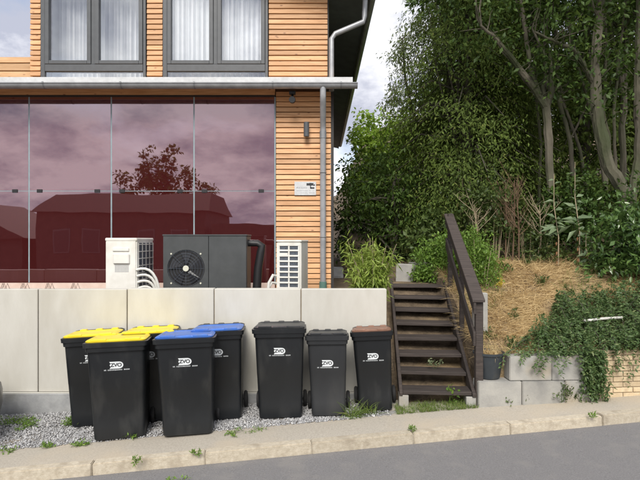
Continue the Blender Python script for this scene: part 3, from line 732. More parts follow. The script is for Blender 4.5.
# dark heat pump
Y0 = 7.25; e = empty('heat_pump', (XX(163, Y0), Y0, 1.10), label='anthracite heat pump with one round fan behind the concrete wall', cat='heat pump')
wd = XX(246.5, Y0)-XX(163, Y0); ht = ZZ(236, Y0)-1.10; sp = XX(208.5, Y0)-XX(163, Y0)
MB().box(0, wd, .03, .46, .04, ht-.002).build('casing', M['ac_dark'], e, bevel=.008)
fcx, fcz, fr_ = XX(186, Y0)-XX(163, Y0), ZZ(268.5, Y0)-1.10, .262
mb = MB(); n = 32; ang = [2*math.pi*i/n for i in range(n)]
def sq(a, x0, x1, z0, z1):
    c, s = math.cos(a), math.sin(a); t = 1e9
    if c > 1e-6: t = min(t, (x1-fcx)/c)
    if c < -1e-6: t = min(t, (x0-fcx)/c)
    if s > 1e-6: t = min(t, (z1-fcz)/s)
    if s < -1e-6: t = min(t, (z0-fcz)/s)
    return (fcx+c*t, fcz+s*t)
ang = sorted(set(ang + [math.atan2(z-fcz, x-fcx) % (2*math.pi) for x in (.003, sp-.003) for z in (.045, ht)]))
rings = []
for (rr_, y) in ((None, .03), (None, .0), (fr_, .0), (fr_-.01, .05)):
    rings.append([(fcx+rr_*math.cos(a), y, fcz+rr_*math.sin(a)) if rr_ else (sq(a,.003,sp-.003,.045,ht)[0], y, sq(a,.003,sp-.003,.045,ht)[1]) for a in ang])
mb.loft(rings, cap=False); mb.build('fan_panel', M['ac_dark'], e)
MB().box(sp+.003, wd-.003, .0, .029, .045, ht).build('side_panel', M['ac_dark'], e, bevel=.004)
MB().box(-.008, wd+.008, -.008, .47, ht+.001, ht+.022).build('top_cover', M['ac_dark'], e, bevel=.004)
mb = MB(); mb.cyl((fcx, .028, fcz), (0,1,0), fr_-.004, .004, 40); mb.build('fan_recess', M['black'], e)
fb = MB()
for k in range(5):
    a = 2*math.pi*k/5+.3; 
    rg = [[(fcx+r*math.cos(a+da)*1, y, fcz+r*math.sin(a+da)) for r, da, y in ((.06,-.25,.004),(.235,-.32,.022),(.24,.35,.006),(.06,.45,.018))]]
    fb.poly(rg[0])
fb.build('fan_blades', M['fan'], e)
MB().cyl((fcx, -.008, fcz), (0,1,0), .042, .016, 20).build('fan_hub', M['hub'], e, bevel=.004, smooth=True)
g = MB()
for r in (.09, .13, .17, .21, .25): g.torus((fcx, -.006, fcz), (0,1,0), r, .0022, 36, 4)
for k in range(4): a = k*math.pi/4; g.tube([(fcx-.262*math.cos(a), -.008, fcz-.262*math.sin(a)), (fcx+.262*math.cos(a), -.008, fcz+.262*math.sin(a))], .0022, 4)
g.build('fan_guard', M['ac_coil'], e)
for sx in (-1,1):
    for sz in (-1,1): MB().cyl((fcx+sx*.205, -.004, fcz+sz*.205), (0,1,0), .012, .01, 10).build('screw', M['hub'], e)
MB().box(.08, .2, .1, .4, -.03, .039).build('foot', M['black'], e); MB().box(wd-.2, wd-.08, .1, .4, -.03, .039).build('foot', M['black'], e)
mb = MB(); mb.tube([(wd-.01,.2,ht-.10),(wd+.13,.2,ht-.10),(wd+.19,.2,ht-.14),(wd+.175,.2,ht-.24),(wd+.14,.2,ht-.45),(wd+.11,.2,.0)], [.05,.05,.056,.058,.06,.062], 12); mb.build('insulated_pipe', M['black'], e, smooth=True)
# right white unit
Y0 = 6.95; px0 = XX(276.5, Y0); e = empty('air_conditioner', (px0, Y0, 1.12), (0,0,R(-7)), label='white air conditioner with two columns of dark vent slots below the sign', cat='air conditioner', group='white air conditioners behind the wall')
wd = XX(301.5, Y0)-px0; ht = ZZ(240.5, Y0)-1.12
MB().box(0, wd, 0, .62, .04, ht-.02).build('casing', M['ac_white'], e, bevel=.012, seg=2)
MB().box(-.006, wd+.006, -.006, .626, ht-.021, ht+.006).build('top_cover', M['ac_white'], e, bevel=.008)
MB().box(.04, wd-.035, -.004, .0, .06, ht-.07).build('coil', M['ac_coil'], e)
mb = MB(); gx0, gx1 = .036, wd-.031
for x in (gx0, (gx0+gx1)/2, gx1): mb.box(x-.010, x+.010, -.014, -.005, .05, ht-.06)
for j in range(11): z = .05+j*(ht-.11)/10; mb.box(gx0, gx1, -.017, -.0145, z-.011, z+.011)
mb.build('vent_grille', M['ac_white'], e)
MB().box(gx0+.012, gx0+.12, -.019, -.0055, ht-.205, ht-.165).build('badge', M['ac_white'], e)
for i in range(3):
    mb = MB(); mb.tube([(-.01, .06+.03*i, .34-.1*i), (-.05-.02*i, .02, .36-.1*i), (-.10-.025*i, -.01+.01*i, .26-.1*i), (-.13-.03*i, 0, -.02)], .02, 8); mb.build('hose', M['hose'], e, smooth=True)
for x in (.05, wd-.05): MB().box(x-.03, x+.03, .05, .58, -.03, .039).build('foot', M['ac_dark'], e)
# small unit beyond the house corner
Y0 = 11.5; px0 = XX(332.5, Y0); e = empty('air_conditioner', (px0, Y0, 1.1), label='small grey air conditioner on the path past the house corner', cat='air conditioner')
wd = XX(343.5, Y0)-px0; ht = ZZ(268, Y0)-1.1
MB().box(0, wd, 0, .5, .0, ht).build('casing', M['zinc'], e, bevel=.012)
MB().box(.03, wd-.05, -.004, 0, .05, ht-.05).build('coil', M['ac_coil'], e)
mb = MB()
for j in range(9): z = .05+j*(ht-.1)/8; mb.box(.03, wd-.05, -.012, -.005, z-.008, z+.008)
mb.box(wd*.4-.01, wd*.4+.01, -.014, -.0125, .05, ht-.05)
mb.build('vent_grille', M['zinc'], e)

# ================================================================== WHEELIE BINS
def rr(w, d, r, z, yo=0, n=4):
    pts = []
    for (cx, cy, a0) in ((w/2-r, d/2-r, 0), (-w/2+r, d/2-r, 90), (-w/2+r, -d/2+r, 180), (w/2-r, -d/2+r, 270)):
        for i in range(n+1):
            a = R(a0+90*i/n); pts.append((cx+r*math.cos(a), cy+r*math.sin(a)+yo, z))
    return pts
tcu = bpy.data.curves.new('logo_text', 'FONT'); tcu.body = 'ZVO'; tcu.size = .052; tcu.align_x = 'CENTER'; tcu.align_y = 'CENTER'; tcu.offset = .0014; tcu.space_character = .92
to = bpy.data.objects.new('logo_text', tcu); COL.objects.link(to); bpy.context.view_layer.update()
logo_me = bpy.data.meshes.new_from_object(to.evaluated_get(bpy.context.evaluated_depsgraph_get())); logo_me.name = 'lettering'
bpy.data.objects.remove(to); logo_me.materials.clear(); logo_me.materials.append(M['black_print'])
pl = MB(); pts = [(-.062,-.036), (.024,-.036)]
for i in range(9): a = R(-90+180*i/8); pts.append((.026+.038*math.cos(a), .036*math.sin(a)))
pts += [(-.062,.036), (-.052,.018), (-.060,0), (-.050,-.018)]
pl.v = [(x, z, 0) for x, z in pts]; pl.f = [tuple(range(len(pts)))]
plate_me = pl.mesh('logo_plate', M['white_print'])
tl = MB(); x = -.112; q = random.Random(3)
while x < .112:
    w = q.uniform(.006,.011)
    if q.random() > .13:
        for k in range(2): tl.poly([(x+k*w*.55, -.055, 0), (x+k*w*.55+.0025, -.055, 0), (x+k*w*.55+.0025, -.043, 0), (x+k*w*.55, -.043, 0)])
        zz_ = q.choice((-.055,-.050,-.0455)); tl.poly([(x, zz_, 0), (x+w*.8, zz_, 0), (x+w*.8, zz_+.0028, 0), (x, zz_+.0028, 0)])
    x += w+.003
line_me = tl.mesh('small_print', M['white_print'])
def bin_meshes(big):
    h = 1.03 if big else .925; wt_, wb = (.53, .478) if big else (.425, .375); dt, db = (.60, .47) if big else (.46, .36); fw, fd = (.585, .67) if big else (.475, .53)
    back = .28 if big else .22
    D = {}; r = .05
    def sec(z, w, d, rad=r): return rr(w, d, rad, z, back-d/2)
    lerp = lambda a, b, t: a+(b-a)*t
    zc = h-.105
    rings = [sec(0, wb-.03, db-.03), sec(.018, wb, db)]
    for z in (.16, .165, .5, .505, zc): 
        t = (z-.018)/(zc-.018); ins = .0016 if z in (.165, .5) else 0
        rings.append(sec(z, lerp(wb,wt_,t)-ins, lerp(db,dt,t)-ins))
    rings += [sec(zc+.008, wt_+.022, dt+.022), sec(h-.052, wt_+.028, dt+.03), sec(h-.050, fw, fd-.03, .045), sec(h-.004, fw+.006, fd-.024, .045), sec(h, fw-.02, fd-.05, .04)]
    yfr = back-fd+.03
    shear = lambda p: (p[0], p[1], p[2]-(.055*(p[1]-yfr)/fd if p[2] > h-.06 else 0))
    rings = [[shear(p) for p in r_] for r_ in rings]
    D['body'] = MB().loft(rings)
    D['front'] = (lambda z: back-lerp(db,dt,(z-.018)/(zc-.018)))
    D['slope'] = math.atan((dt-db)/(zc-.018))
    lw, ld = fw-.035, fd-.05
    lid = MB(); lb = back+.02
    def ls(z, w, d, rad=.05): return rr(w, d, rad, z, lb-.02-(d-(ld-.0))/2*0-ld/2)
    lid.loft([ls(h+.001, lw, ld), ls(h+.012, lw+.004, ld+.004), ls(h+.022, lw-.02, ld-.03), ls(h+.030, lw-.07, ld-.09, .06), ls(h+.020, lw-.11, ld-.13, .05), ls(h+.021, lw-.2, ld-.24, .05)])
    lid.v = [shear(p) for p in lid.v]; D['lid'] = lid
    yf = lb-.02-ld+.01
    gr = MB()
    for sx in (-1, 1): gr.box(sx*lw*.28-lw*.13, sx*lw*.28+lw*.13, yf-.010, yf+.05, h+.008, h+.026)
    gr.box(-lw*.12, lw*.12, yf-.003, yf+.05, h+.010, h+.020)
    D['grip'] = gr
    hn = MB(); yb = lb+.05
    hn.tube([(-fw/2+.03, lb-.06, h-.01), (-fw/2+.025, yb-.02, h+.008), (-fw/2+.05, yb, h+.014), (fw/2-.05, yb, h+.014), (fw/2-.025, yb-.02, h+.008), (fw/2-.03, lb-.06, h-.01)], .015, 8)
    hn.v = [shear(p) for p in hn.v]; D['handle'] = hn
    hg = MB()
    for x in (0,): hg.box(x*fw-.035, x*fw+.035, lb-.06, yb+.012, h+.010, h+.038)
    hg.v = [shear(p) for p in hg.v]; D['hinge'] = hg
    D['axle'] = MB().cyl((0, back-.035, .10), (1,0,0), .012, wb+.10, 8)
    D['tyre'] = MB().torus((0,0,0), (1,0,0), .078, .022, 24, 8); D['hubcap'] = MB().cyl((0,0,0), (1,0,0), .066, .03, 20)
    D['wx'] = wb/2+.036; D['wy'] = back-.035; D['h'] = h
    return D
BM = {}
for big in (True, False):
    D = bin_meshes(big); r = {}
    for k in ('handle','axle','tyre','hubcap'): r[k] = D[k].mesh(k, M['rubber'] if k == 'tyre' else M['lid_black'], smooth=True)
    D['mesh'] = r; BM[big] = D
def wheelie_bin(px, py, big, lidmat, yaw, tilt, label, logo_z, bodymat='bin_body', size=1.0, Y=None):
    a, b = (px-320)/FPX, (py-240)/FPX
    if Y is None: Y = 1.97/(b+.045*a)
    D = BM[big]; yc = Y+(.19 if big else .14)
    X = a*Y + math.sin(-yaw)*0; X = a*Y
    e = empty('wheelie_bin', (X, yc, ground(X)+.004), (0, tilt, yaw), label=label, cat='bin', group='wheelie bins in front of the concrete wall')
    bo = D['body'].build('body', M[bodymat], e, smooth=True)
    ld = D['lid'].build('lid', M[lidmat], e, smooth=True)
    D['grip'].build('grip', M[lidmat], ld, bevel=.006)
    for k in (-.3, 0, .3):
        hgo = D['hinge'].build('hinge', M['lid_black'] if lidmat in ('lid_blue','lid_black') else M[lidmat], ld, bevel=.006); hgo.location.x = k*(.585 if big else .475)
    e.scale = (size, size, 1 + (size-1)*.3)
    link('handle', D['mesh']['handle'], e); link('axle', D['mesh']['axle'], e)
    for sx in (-1, 1):
        w = link('wheel', D['mesh']['tyre'], e, (sx*D['wx'], D['wy'], .10)); link('hubcap', D['mesh']['hubcap'], w)
    yl = D['front'](logo_z); ang = R(90)-(-D['slope'])
    rot = (R(90)+D['slope'], 0, 0)
    n = Vector((0, -math.cos(D['slope']), -math.sin(D['slope'])))
    lg = link('logo', plate_me, e, Vector((0, yl, logo_z))+n*.003, rot)
    link('lettering', logo_me, lg, (-.001, 0, .0012)); link('small_print', line_me, lg, (0, 0, 0))
    return e
wheelie_bin(90, 421, True, 'lid_yellow', R(14), -R(1.2), 'yellow lidded black bin behind its twin, nearest the parked car', .79, Y=5.80)
wheelie_bin(115.5, 438, True, 'lid_yellow', R(12), -R(.7), 'yellow lidded black bin standing alone in front, beside the blue lidded front bin', .79, size=1.05, Y=5.36)
wheelie_bin(149, 421, True, 'lid_yellow', R(10), -R(1.2), 'yellow lidded black bin squeezed in behind a yellow and a blue lidded bin', .79, Y=5.84)
wheelie_bin(185, 435, True, 'lid_blue', R(8), -R(1), 'blue lidded black bin standing in front, next to the front yellow one', .79, size=1.05, Y=5.38)
wheelie_bin(218, 420, True, 'lid_blue', R(6), -R(1.5), 'blue lidded black bin set back against the wall beside the tall black lidded bin', .79, Y=5.80)
wheelie_bin(280, 418, True, 'lid_black', R(2), -R(.6), 'tall all black bin standing by itself against the wall', .78, Y=5.76)
wheelie_bin(329, 417, False, 'lid_black', R(-2), -R(1), 'small all black bin next to the brown lidded bin', .615, 'bin_grey', Y=5.76)
wheelie_bin(377, 411, False, 'lid_brown', R(-5), -R(3.2), 'small black bin with brown lid tilting beside the wooden stairs', .64, Y=5.88)

# ================================================================== PLANT POT, STICK, CAR
pp = W(492, 382, 5.94); e = empty('plant_pot', (pp.x, 5.94+.12, zm+.003), label='dark grey plastic plant pot of dry grass on the block wall', cat='plant pot')
prof = [(.118,0),(.125,.01),(.165,.27),(.178,.272),(.180,.298),(.168,.298),(.160,.26),(.0,.255)]
mb = MB(); n = 24
for r_, z in prof: mb.v += [(max(r_,.001)*math.cos(2*math.pi*i/n), max(r_,.001)*math.sin(2*math.pi*i/n), z) for i in range(n)]
for k in range(len(prof)-1):
    for i in range(n): mb.f.append((k*n+i, k*n+(i+1)%n, (k+1)*n+(i+1)%n, (k+1)*n+i))
mb.f.append(tuple(reversed(range(n)))); mb.build('pot', M['pot'], e, smooth=True)
rt = np.c_[rng.normal(0,.06,140), rng.normal(0,.06,140), np.full(140,.26)]
trimesh('dry_grass', [blades(rt, np.c_[rng.normal(0,.5,140), rng.normal(0,.5,140), np.ones(140)], rng.uniform(.05,.16,140), .005, .8)], M['lf_straw'], e)
s0, s1 = W(584, 321, 6.5), W(622, 317.5, 6.62)
o = MB().tube([Vector((0,0,0)), (s1-s0)*.5+Vector((0,0,.008)), s1-s0], .017, 8).build('white_stick', M['stick'], smooth=True); o.location = s0
tag(o, 'white painted stick lying on the green creeper', 'stick')

def car():
    e = empty('parked_car', (0,0,0), label='dark grey parked car whose bumper pokes into view by the wall', cat='car')
    # local: +x forward (towards the bins), z up
    stn = [(-3.95,.55,.32,.60),(-3.85,.74,.25,.78),(-3.5,.82,.22,.86),(-2.6,.84,.20,.88),(-1.2,.84,.20,.88),(-.6,.83,.22,.84),(-.25,.79,.24,.72),(-.08,.70,.25,.63),(0,.52,.26,.56)]
    mb = MB(); rings = []
    for x, hw_, z0_, z1_ in stn:
        m_ = (z0_+z1_)/2
        rings.append([(x,-hw_*.9,z0_),(x,hw_*.9,z0_),(x,hw_,z0_+.10),(x,hw_*1.01,m_+.05),(x,hw_*.97,z1_-.06),(x,hw_*.86,z1_),(x,-hw_*.86,z1_),(x,-hw_*.97,z1_-.06),(x,-hw_*1.01,m_+.05),(x,-hw_,z0_+.10)])
    mb.loft(rings); mb.build('body', M['car_paint'], e, smooth=True)
    cab = MB(); cr = [(-3.78,.66,.80,.84),(-3.35,.62,.84,1.36),(-2.6,.62,.84,1.45),(-1.7,.61,.84,1.42),(-.85,.66,.80,.86)]
    cab.loft([[(x,-w_-.06,z0_),(x,w_+.06,z0_),(x,w_,z1_),(x,-w_,z1_)] for x, w_, z0_, z1_ in cr]); cab.build('cabin_glass', M['fan'], e, smooth=True, bevel=.03)
    MB().loft([[(x,-w_,z_),(x,w_,z_),(x,w_-.04,z_+.03),(x,-w_+.04,z_+.03)] for x, w_, z_ in ((-3.4,.60,1.36),(-2.6,.61,1.45),(-1.75,.60,1.43))]).build('roof', M['car_paint'], e, smooth=True)
    bp = MB(); n = 13
    rg = []
    for (o_, z) in ((-.03,.20),(.0,.26),(.015,.40)):
        rg.append([((.0+o_) - .55*abs(t)**3.2, t*.80, z) for t in [(-1+2*i/(n-1)) for i in range(n)]])
    def shell(rg, name, mat):
        m = MB()
        for r_ in rg: m.v += [tuple(p) for p in r_]
        for r_ in rg: m.v += [(p[0]-.10, p[1]*.94, p[2]) for p in r_]
        k = len(rg)
        for i in range(k-1):
            for j in range(n-1):
                m.f.append((i*n+j,(i)*n+j+1,(i+1)*n+j+1,(i+1)*n+j)); m.f.append(((k+i)*n+j,(k+i+1)*n+j,(k+i+1)*n+j+1,(k+i)*n+j+1))
        for j in range(n-1):
            m.f.append((j, k*n+j, k*n+j+1, j+1)); m.f.append(((k-1)*n+j, (k-1)*n+j+1, (2*k-1)*n+j+1, (2*k-1)*n+j))
        return m.build(name, mat, e, smooth=True)
    shell([[((.0+o_) - .55*abs(t)**3.2, t*.82, z) for t in [(-1+2*i/(n-1)) for i in range(n)]] for (o_, z) in ((-.05,.20),(.0,.24),(.01,.375))], 'lower_bumper', M['car_lower'])
    shell([[((.0+o_) - .55*abs(t)**3.2, t*.83, z) for t in [(-1+2*i/(n-1)) for i in range(n)]] for (o_, z) in ((.01,.378),(.045,.42),(.05,.52),(.02,.60))], 'bumper', M['car_paint'])
    for sy in (-1,1):
        MB().box(-.56,-.36,sy*.60-.12,sy*.60+.12,.605,.70).build('headlight', M['chrome'], e, bevel=.03, seg=2)
        for x in (-.75,-3.2):
            w = MB().torus((x, sy*.76, .30), (0,1,0), .235, .07, 28, 8).build('wheel', M['rubber'], e, smooth=True)
            MB().cyl((x, sy*.77, .30), (0,1,0), .18, .10, 20).build('rim', M['zinc'], w, bevel=.01)
    return e
c = car(); c.location = (-3.43, 5.18, ground(-4.5)-.02+.03); c.rotation_euler = (0, -math.atan(.045), TH*.6)

# ================================================================== GRAVEL, WEEDS, STRAW
def stones(name, pts, smin, smax, mat):
    n = len(pts); base = np.array([[1,0,0],[-1,0,0],[0,1,0],[0,-1,0],[0,0,1],[0,0,-1]], float)
    tri = np.array([[0,2,4],[2,1,4],[1,3,4],[3,0,4],[2,0,5],[1,2,5],[3,1,5],[0,3,5]])
    s = rng.uniform(smin, smax, (n,1,1))*(1+rng.normal(size=(n,6,1))*.22); a = rng.uniform(0,6.28,n)
    v = base[None]*s; v[:,:,2] *= .65; ca, sa = np.cos(a)[:,None], np.sin(a)[:,None]
    x = v[:,:,0]*ca-v[:,:,1]*sa; y = v[:,:,0]*sa+v[:,:,1]*ca; v = np.stack([x,y,v[:,:,2]],-1)+pts[:,None]
    t = (np.arange(n)[:,None,None]*6+tri[None]).reshape(-1,3)
    return trimesh(name, [(v.reshape(-1,3), t)], mat)
M['grit'] = leafmat('grit', (.16,.15,.14), (.33,.31,.28), None, .0, rough=.9, spec=.2)
M['stone'] = leafmat('stone', (.22,.22,.225), (.50,.50,.505), (.62,.61,.59), .0, rough=.9, spec=.2)
n = 21000; x = rng.uniform(-5.2, .78, n); yb = K0.y+SL*x+.60/math.cos(TH)-.03; y = yb+(YW-.05-yb)*rng.random(n)
keep = rng.random(n) < np.where(x > .35, .25, 1.0); x, y = x[keep], y[keep]
z = np.array([ground(v) for v in x])+rng.uniform(-.003,.008,len(x))
tag(stones('gravel', np.c_[x,y,z], .007, .017, M['stone']), 'loose grey gravel chippings under the wheelie bins', 'gravel', kind='stuff')
n = 900; t_ = -np.abs(rng.normal(0,.22,n))-.005; s_ = rng.uniform(-3.2, 3.6, n); pr = np.array([tuple(st(a, b, -KH+.001)) for a, b in zip(s_, t_)])
tag(stones('road_grit', pr, .002, .006, M['grit']), 'loose grit lying in the road gutter along the kerb', 'grit', kind='stuff')
def tuft(name, label, p, n, L, spread, lean=.5, mat='lf_grass', bend=.9, w=.006, group=None, cat='grass tuft'):
    p = Vector(p); root = np.c_[rng.normal(0,spread,n), rng.normal(0,spread*.6,n), np.full(n,-.01)]
    d = np.c_[rng.normal(0,lean,n), rng.normal(0,lean,n), np.ones(n)]
    o = trimesh(name, [blades(root, d, L*rng.uniform(.5,1.2,n), w, bend*rng.uniform(.4,1.4,n), 4)], M[mat]); o.location = p
    return tag(o, label, cat, group)
def gp(px, py, dz=0):
    a, b = (px-320)/FPX, (py-240)/FPX; Y = 1.97/(b+.045*a); X = a*Y; return Vector((X, Y, ground(X)+dz))
tuft('grass_tuft', 'spiky green and straw coloured grass clump between the two small bins', gp(352,417), 90, .24, .05, .75, w=.008)
tuft('grass_tuft', 'long bladed grass clump leaning on the brown lidded bin', gp(368,413), 80, .22, .05, .8, w=.008)
def weed(name, label, p, n, rad, L, Wd, h, mat, cat='weed', group=None, droop=0, up=.5):
    p = Vector(p); k = max(3, n//14); c_ = np.c_[rng.normal(0,rad,k), rng.normal(0,rad*.6,k), rng.uniform(.1,1,k)*h]
    idx = rng.integers(0,k,n); q = c_[idx]+rng.normal(size=(n,3))*np.array([.3*rad,.3*rad,.15*h]); q[:,2] = np.abs(q[:,2])
    ax = rng.normal(size=(n,3)); ax[:,2] += up-droop
    st_ = blades(np.c_[c_[:,0]*.1, c_[:,1]*.1, np.zeros(k)], np.c_[c_[:,0]*.9, c_[:,1]*.9, np.maximum(c_[:,2],.02)], np.linalg.norm(c_,axis=1), .005, .05)
    o = trimesh(name, [leaves(q, ax, np.array([0,0,1.])+rng.normal(size=(n,3))*.5, L*rng.uniform(.6,1.3,n), Wd*rng.uniform(.6,1.3,n)), st_], M[mat]); o.location = p
    return tag(o, label, cat, group)
G1 = 'weeds along the gravel and pavement edge'
for (px, py, n, r_, h_, lb) in ((10,424,260,.10,.05,'wide low weed patch in the gravel beside the parked car'),(28,427,200,.08,.05,'low weed patch in the gravel below the wall footing'),(70,426,300,.06,.09,'leafy weed at the foot of the yellow lidded bin nearest the car'),(46,447,90,.05,.04,'small weed where gravel meets pavement, apart from the bins'),(76,446,110,.07,.03,'flat weed on the gravel edge before the yellow lidded bins'),(133,438,70,.05,.04,'small weed touching the base of the front yellow lidded bin'),(12,452,60,.05,.03,'tiny weed on the pavement edge near the car'),(250,432,60,.07,.025,'flat weed on the gravel edge beside the tall all black bin'),(232,434,50,.06,.02,'flat weed on the gravel edge by the front blue lidded bin')):
    weed('low_weed', lb, gp(px,py), n, r_, .035, .013, h_, 'lf_weed', group='weeds in the gravel')
for (px, py, lb) in ((137,463,'weed in the kerb joint below the two yellow lidded bins'),(197,456,'weed in the kerb joint below the front blue lidded bin'),(413,432,'weed in the kerb joint below the wooden stairs'),(594,418,'weed on the kerb below the hanging creeper')):
    weed('joint_weed', lb, gp(px,py,.0), 60, .025, .032, .012, .05, 'lf_weed', group='weeds in the kerb joints')
weed('gutter_weed', 'flat weed in the road gutter below the kerb', gp(185,470,-.08), 60, .07, .03, .012, .02, 'lf_weed')
n = 2600; x = rng.uniform(.86, 1.78, n); y = 5.76+.10*(x-.86)+.30*rng.random(n)**1.6; kp = rng.random(n) < .35+.65*(np.sin(x*17)+np.sin(x*41+y*30) > -.3); x, y = x[kp], y[kp]; n = len(x)
z = np.array([ground(v) for v in x])
tag(trimesh('grass', [blades(np.c_[x,y,z], np.c_[rng.normal(0,.6,n), rng.normal(0,.6,n), np.ones(n)], rng.uniform(.02,.085,n), .005, .8, 3)], M['lf_grass']), 'thin grass along the foot of the wooden stairs', 'grass', kind='stuff')
weed('stair_weed', 'small leafy weed under the lowest tread of the stairs', (1.50, 6.0, ground(1.5)), 60, .05, .05, .025, .17, 'lf_weed')
weed('stair_weed', 'pale flowering weed growing between two treads of the stairs', (1.42, 6.42, .36), 70, .07, .035, .02, .10, 'lf_grey')
for (px, py, n, r_, h_, lb) in ((560,402,140,.07,.22,'tall bushy weed at the foot of the grey block wall'),(500,404,60,.05,.10,'small weed at the block wall below the plant pot'),(522,404,50,.04,.09,'tiny weed at the block wall, second from the plant pot'),(573,401,60,.04,.14,'thin weed at the block wall beside the hanging creeper')):
    p = gp(px,py); p.y -= .02
    weed('wall_weed', lb, p, n, r_, .04, .018, h_, 'lf_bramble', group='weeds at the foot of the block wall')
# straw on the bank
n = 34000; x = rng.uniform(1.95, 5.2, n); y = 6.06+3.0*rng.random(n)**1.15; 
z = np.array([height(a, b) for a, b in zip(x, y)])+.008
gap = np.sin(x*3.7+1.9*np.sin(y*2.9))+np.sin(y*5.1+1.3*np.sin(x*4.3)); keep = (y > 6.06+.04*(x-1.8)) & (rng.random(n) < np.where(gap > .75, .18, 1)); x, y, z = x[keep], y[keep], z[keep]; n = len(x)
ph = np.sin(x*2.3+1.3*np.sin(y*2.1))*2.2+np.sin(y*3.7+x*1.9); z = z+.035*np.abs(np.sin(x*4.1+2*np.sin(y*3.3)))*rng.random(n)
d = np.c_[np.sin(ph)*.9+rng.normal(0,.6,n), -.55*np.cos(ph*.5)+rng.normal(0,.6,n), rng.uniform(.02,.55,n)+(rng.random(n) < .05)*1.0]
so = trimesh('dry_straw', [blades(np.c_[x,y,z], d, rng.uniform(.06,.30,n), .0060, rng.uniform(.2,1.3,n), 3)], M['lf_straw'])
tag(so, 'dry straw coloured grass matted over the steep bank', 'dry grass', kind='stuff')
n = 3800; x = rng.uniform(1.98, 4.6, n); y = rng.uniform(6.15, 9, n); m_ = (np.sin(x*3.1+1)+np.sin(y*4.3)+np.sin(x*5-y*3)) > .9; x, y = x[m_], y[m_]; n = len(x)
z = np.array([height(a,b) for a,b in zip(x,y)])
so = trimesh('green_grass', [blades(np.c_[x,y,z], np.c_[rng.normal(0,.5,n), rng.normal(-.2,.5,n), np.ones(n)], rng.uniform(.06,.2,n), .006, .8, 3)], M['lf_grass'])
tag(so, 'patches of green grass growing through the dry bank', 'grass', kind='stuff')

# ================================================================== SHRUBS AND TREES
# bamboo on the terrace
bx = W(371, 288, 7.0); e = empty('bamboo_bush', (bx.x, 7.0, 1.12), label='light green bamboo bush growing behind the end of the concrete wall', cat='bush')
mb = MB(); cl_ = []
for i in range(26):
    a = rng.uniform(0,6.28); r0 = rng.uniform(0,.12); r1 = rng.uniform(.08,.36); hh = rng.uniform(.4,.86)
    p0 = Vector((r0*math.cos(a), r0*math.sin(a), 0)); p1 = Vector((r1*math.cos(a), r1*math.sin(a)*.7, hh)); mb.tube([p0, p0.lerp(p1,.5)+Vector((0,0,.05)), p1], [.006,.005,.003], 5)
    for k in range(9): t = rng.uniform(.15,1.0); cl_.append(tuple(p0.lerp(p1,t)))
mb.build('canes', M['twig_pale'], e)
trimesh('leaves', [clump_leaves(np.array(cl_), .11, 22, .10, .017, droop=.5, flat=.9)], M['lf_bamboo'], e)
# green weeds thicket right and left of the handrail
def bushy(name, label, cat, blobs, nclump, crad, per, L, Wd, mat, droop=.2, base=None, stems=14, sm='twig_pale', group=None, shell=.6, flat=.8):
    b0 = blobs[0]; bz = height(b0[0], b0[1]) if base is None else base
    e = empty(name, (b0[0], b0[1], bz), label=label, cat=cat, group=group); cc = clump_centres(blobs, nclump, shell)-np.array([b0[0], b0[1], bz])
    cc[:,2] = np.maximum(cc[:,2], .03); mb = MB()
    for i in range(stems):
        q = Vector(cc[rnd.randrange(len(cc))]); mb.tube([(q.x*.6, q.y*.6, min(-.05, height(b0[0]+q.x*.6, b0[1]+q.y*.6)-bz)), (q.x*.8, q.y*.8, q.z*.5), q], [.009,.007,.003], 5)
    mb.build('stems', M[sm], e); trimesh('leaves', [clump_leaves(cc, crad*(.6+.8*rng.random(len(cc))), per, L, Wd, droop, flat)], M[mat], e)
    return e
p = W(440, 262, 8.8); bushy('weed_thicket', 'bright green leafy weeds behind the top of the handrail', 'weeds', [(p.x, 8.8, p.z, .46, .4, .46), (p.x-.2, 8.7, p.z-.12, .28, .3, .32)], 210, .11, 26, .06, .026, 'lf_weed')
p = W(478, 268, 8.0); bushy('weed_thicket', 'dense bright green weeds growing right of the handrail', 'weeds', [(p.x, 8.0, p.z, .36, .4, .36), (p.x-.10, 8.2, p.z+.2, .38, .4, .46), (p.x+.25, 8.3, p.z+.02, .25, .3, .3)], 250, .11, 26, .055, .02, 'lf_weed')
p = W(438, 238, 9.6); bushy('leafy_shrub', 'loose shrub with broad pale leaves above the garden stairs', 'shrub', [(p.x, 9.6, p.z, .75, .4, .45)], 80, .15, 14, .11, .06, 'lf_bramble')
# bramble understory
G2 = 'brambles under the trees'
for i, (px, py, Y, rx_, rz_, lb) in enumerate(((492,210,9.2,.5,.62,'bramble thicket with yellow green leaves beside the red brown stalks'),(528,238,9.1,.45,.35,'sparse bramble growing between the dry stalks and the mulleins'),(470,200,10,.6,.8,'dark bramble climbing under the conifer'),(548,255,8.8,.4,.2,'low bramble at the top edge of the dry bank'))):
    p = W(px, py, Y); bushy('bramble', lb, 'bramble', [(p.x, Y, p.z, rx_, .4, rz_)], (110,55,120,50)[i], .14, 16, .075, .04, 'lf_bramble', group=G2, stems=18)
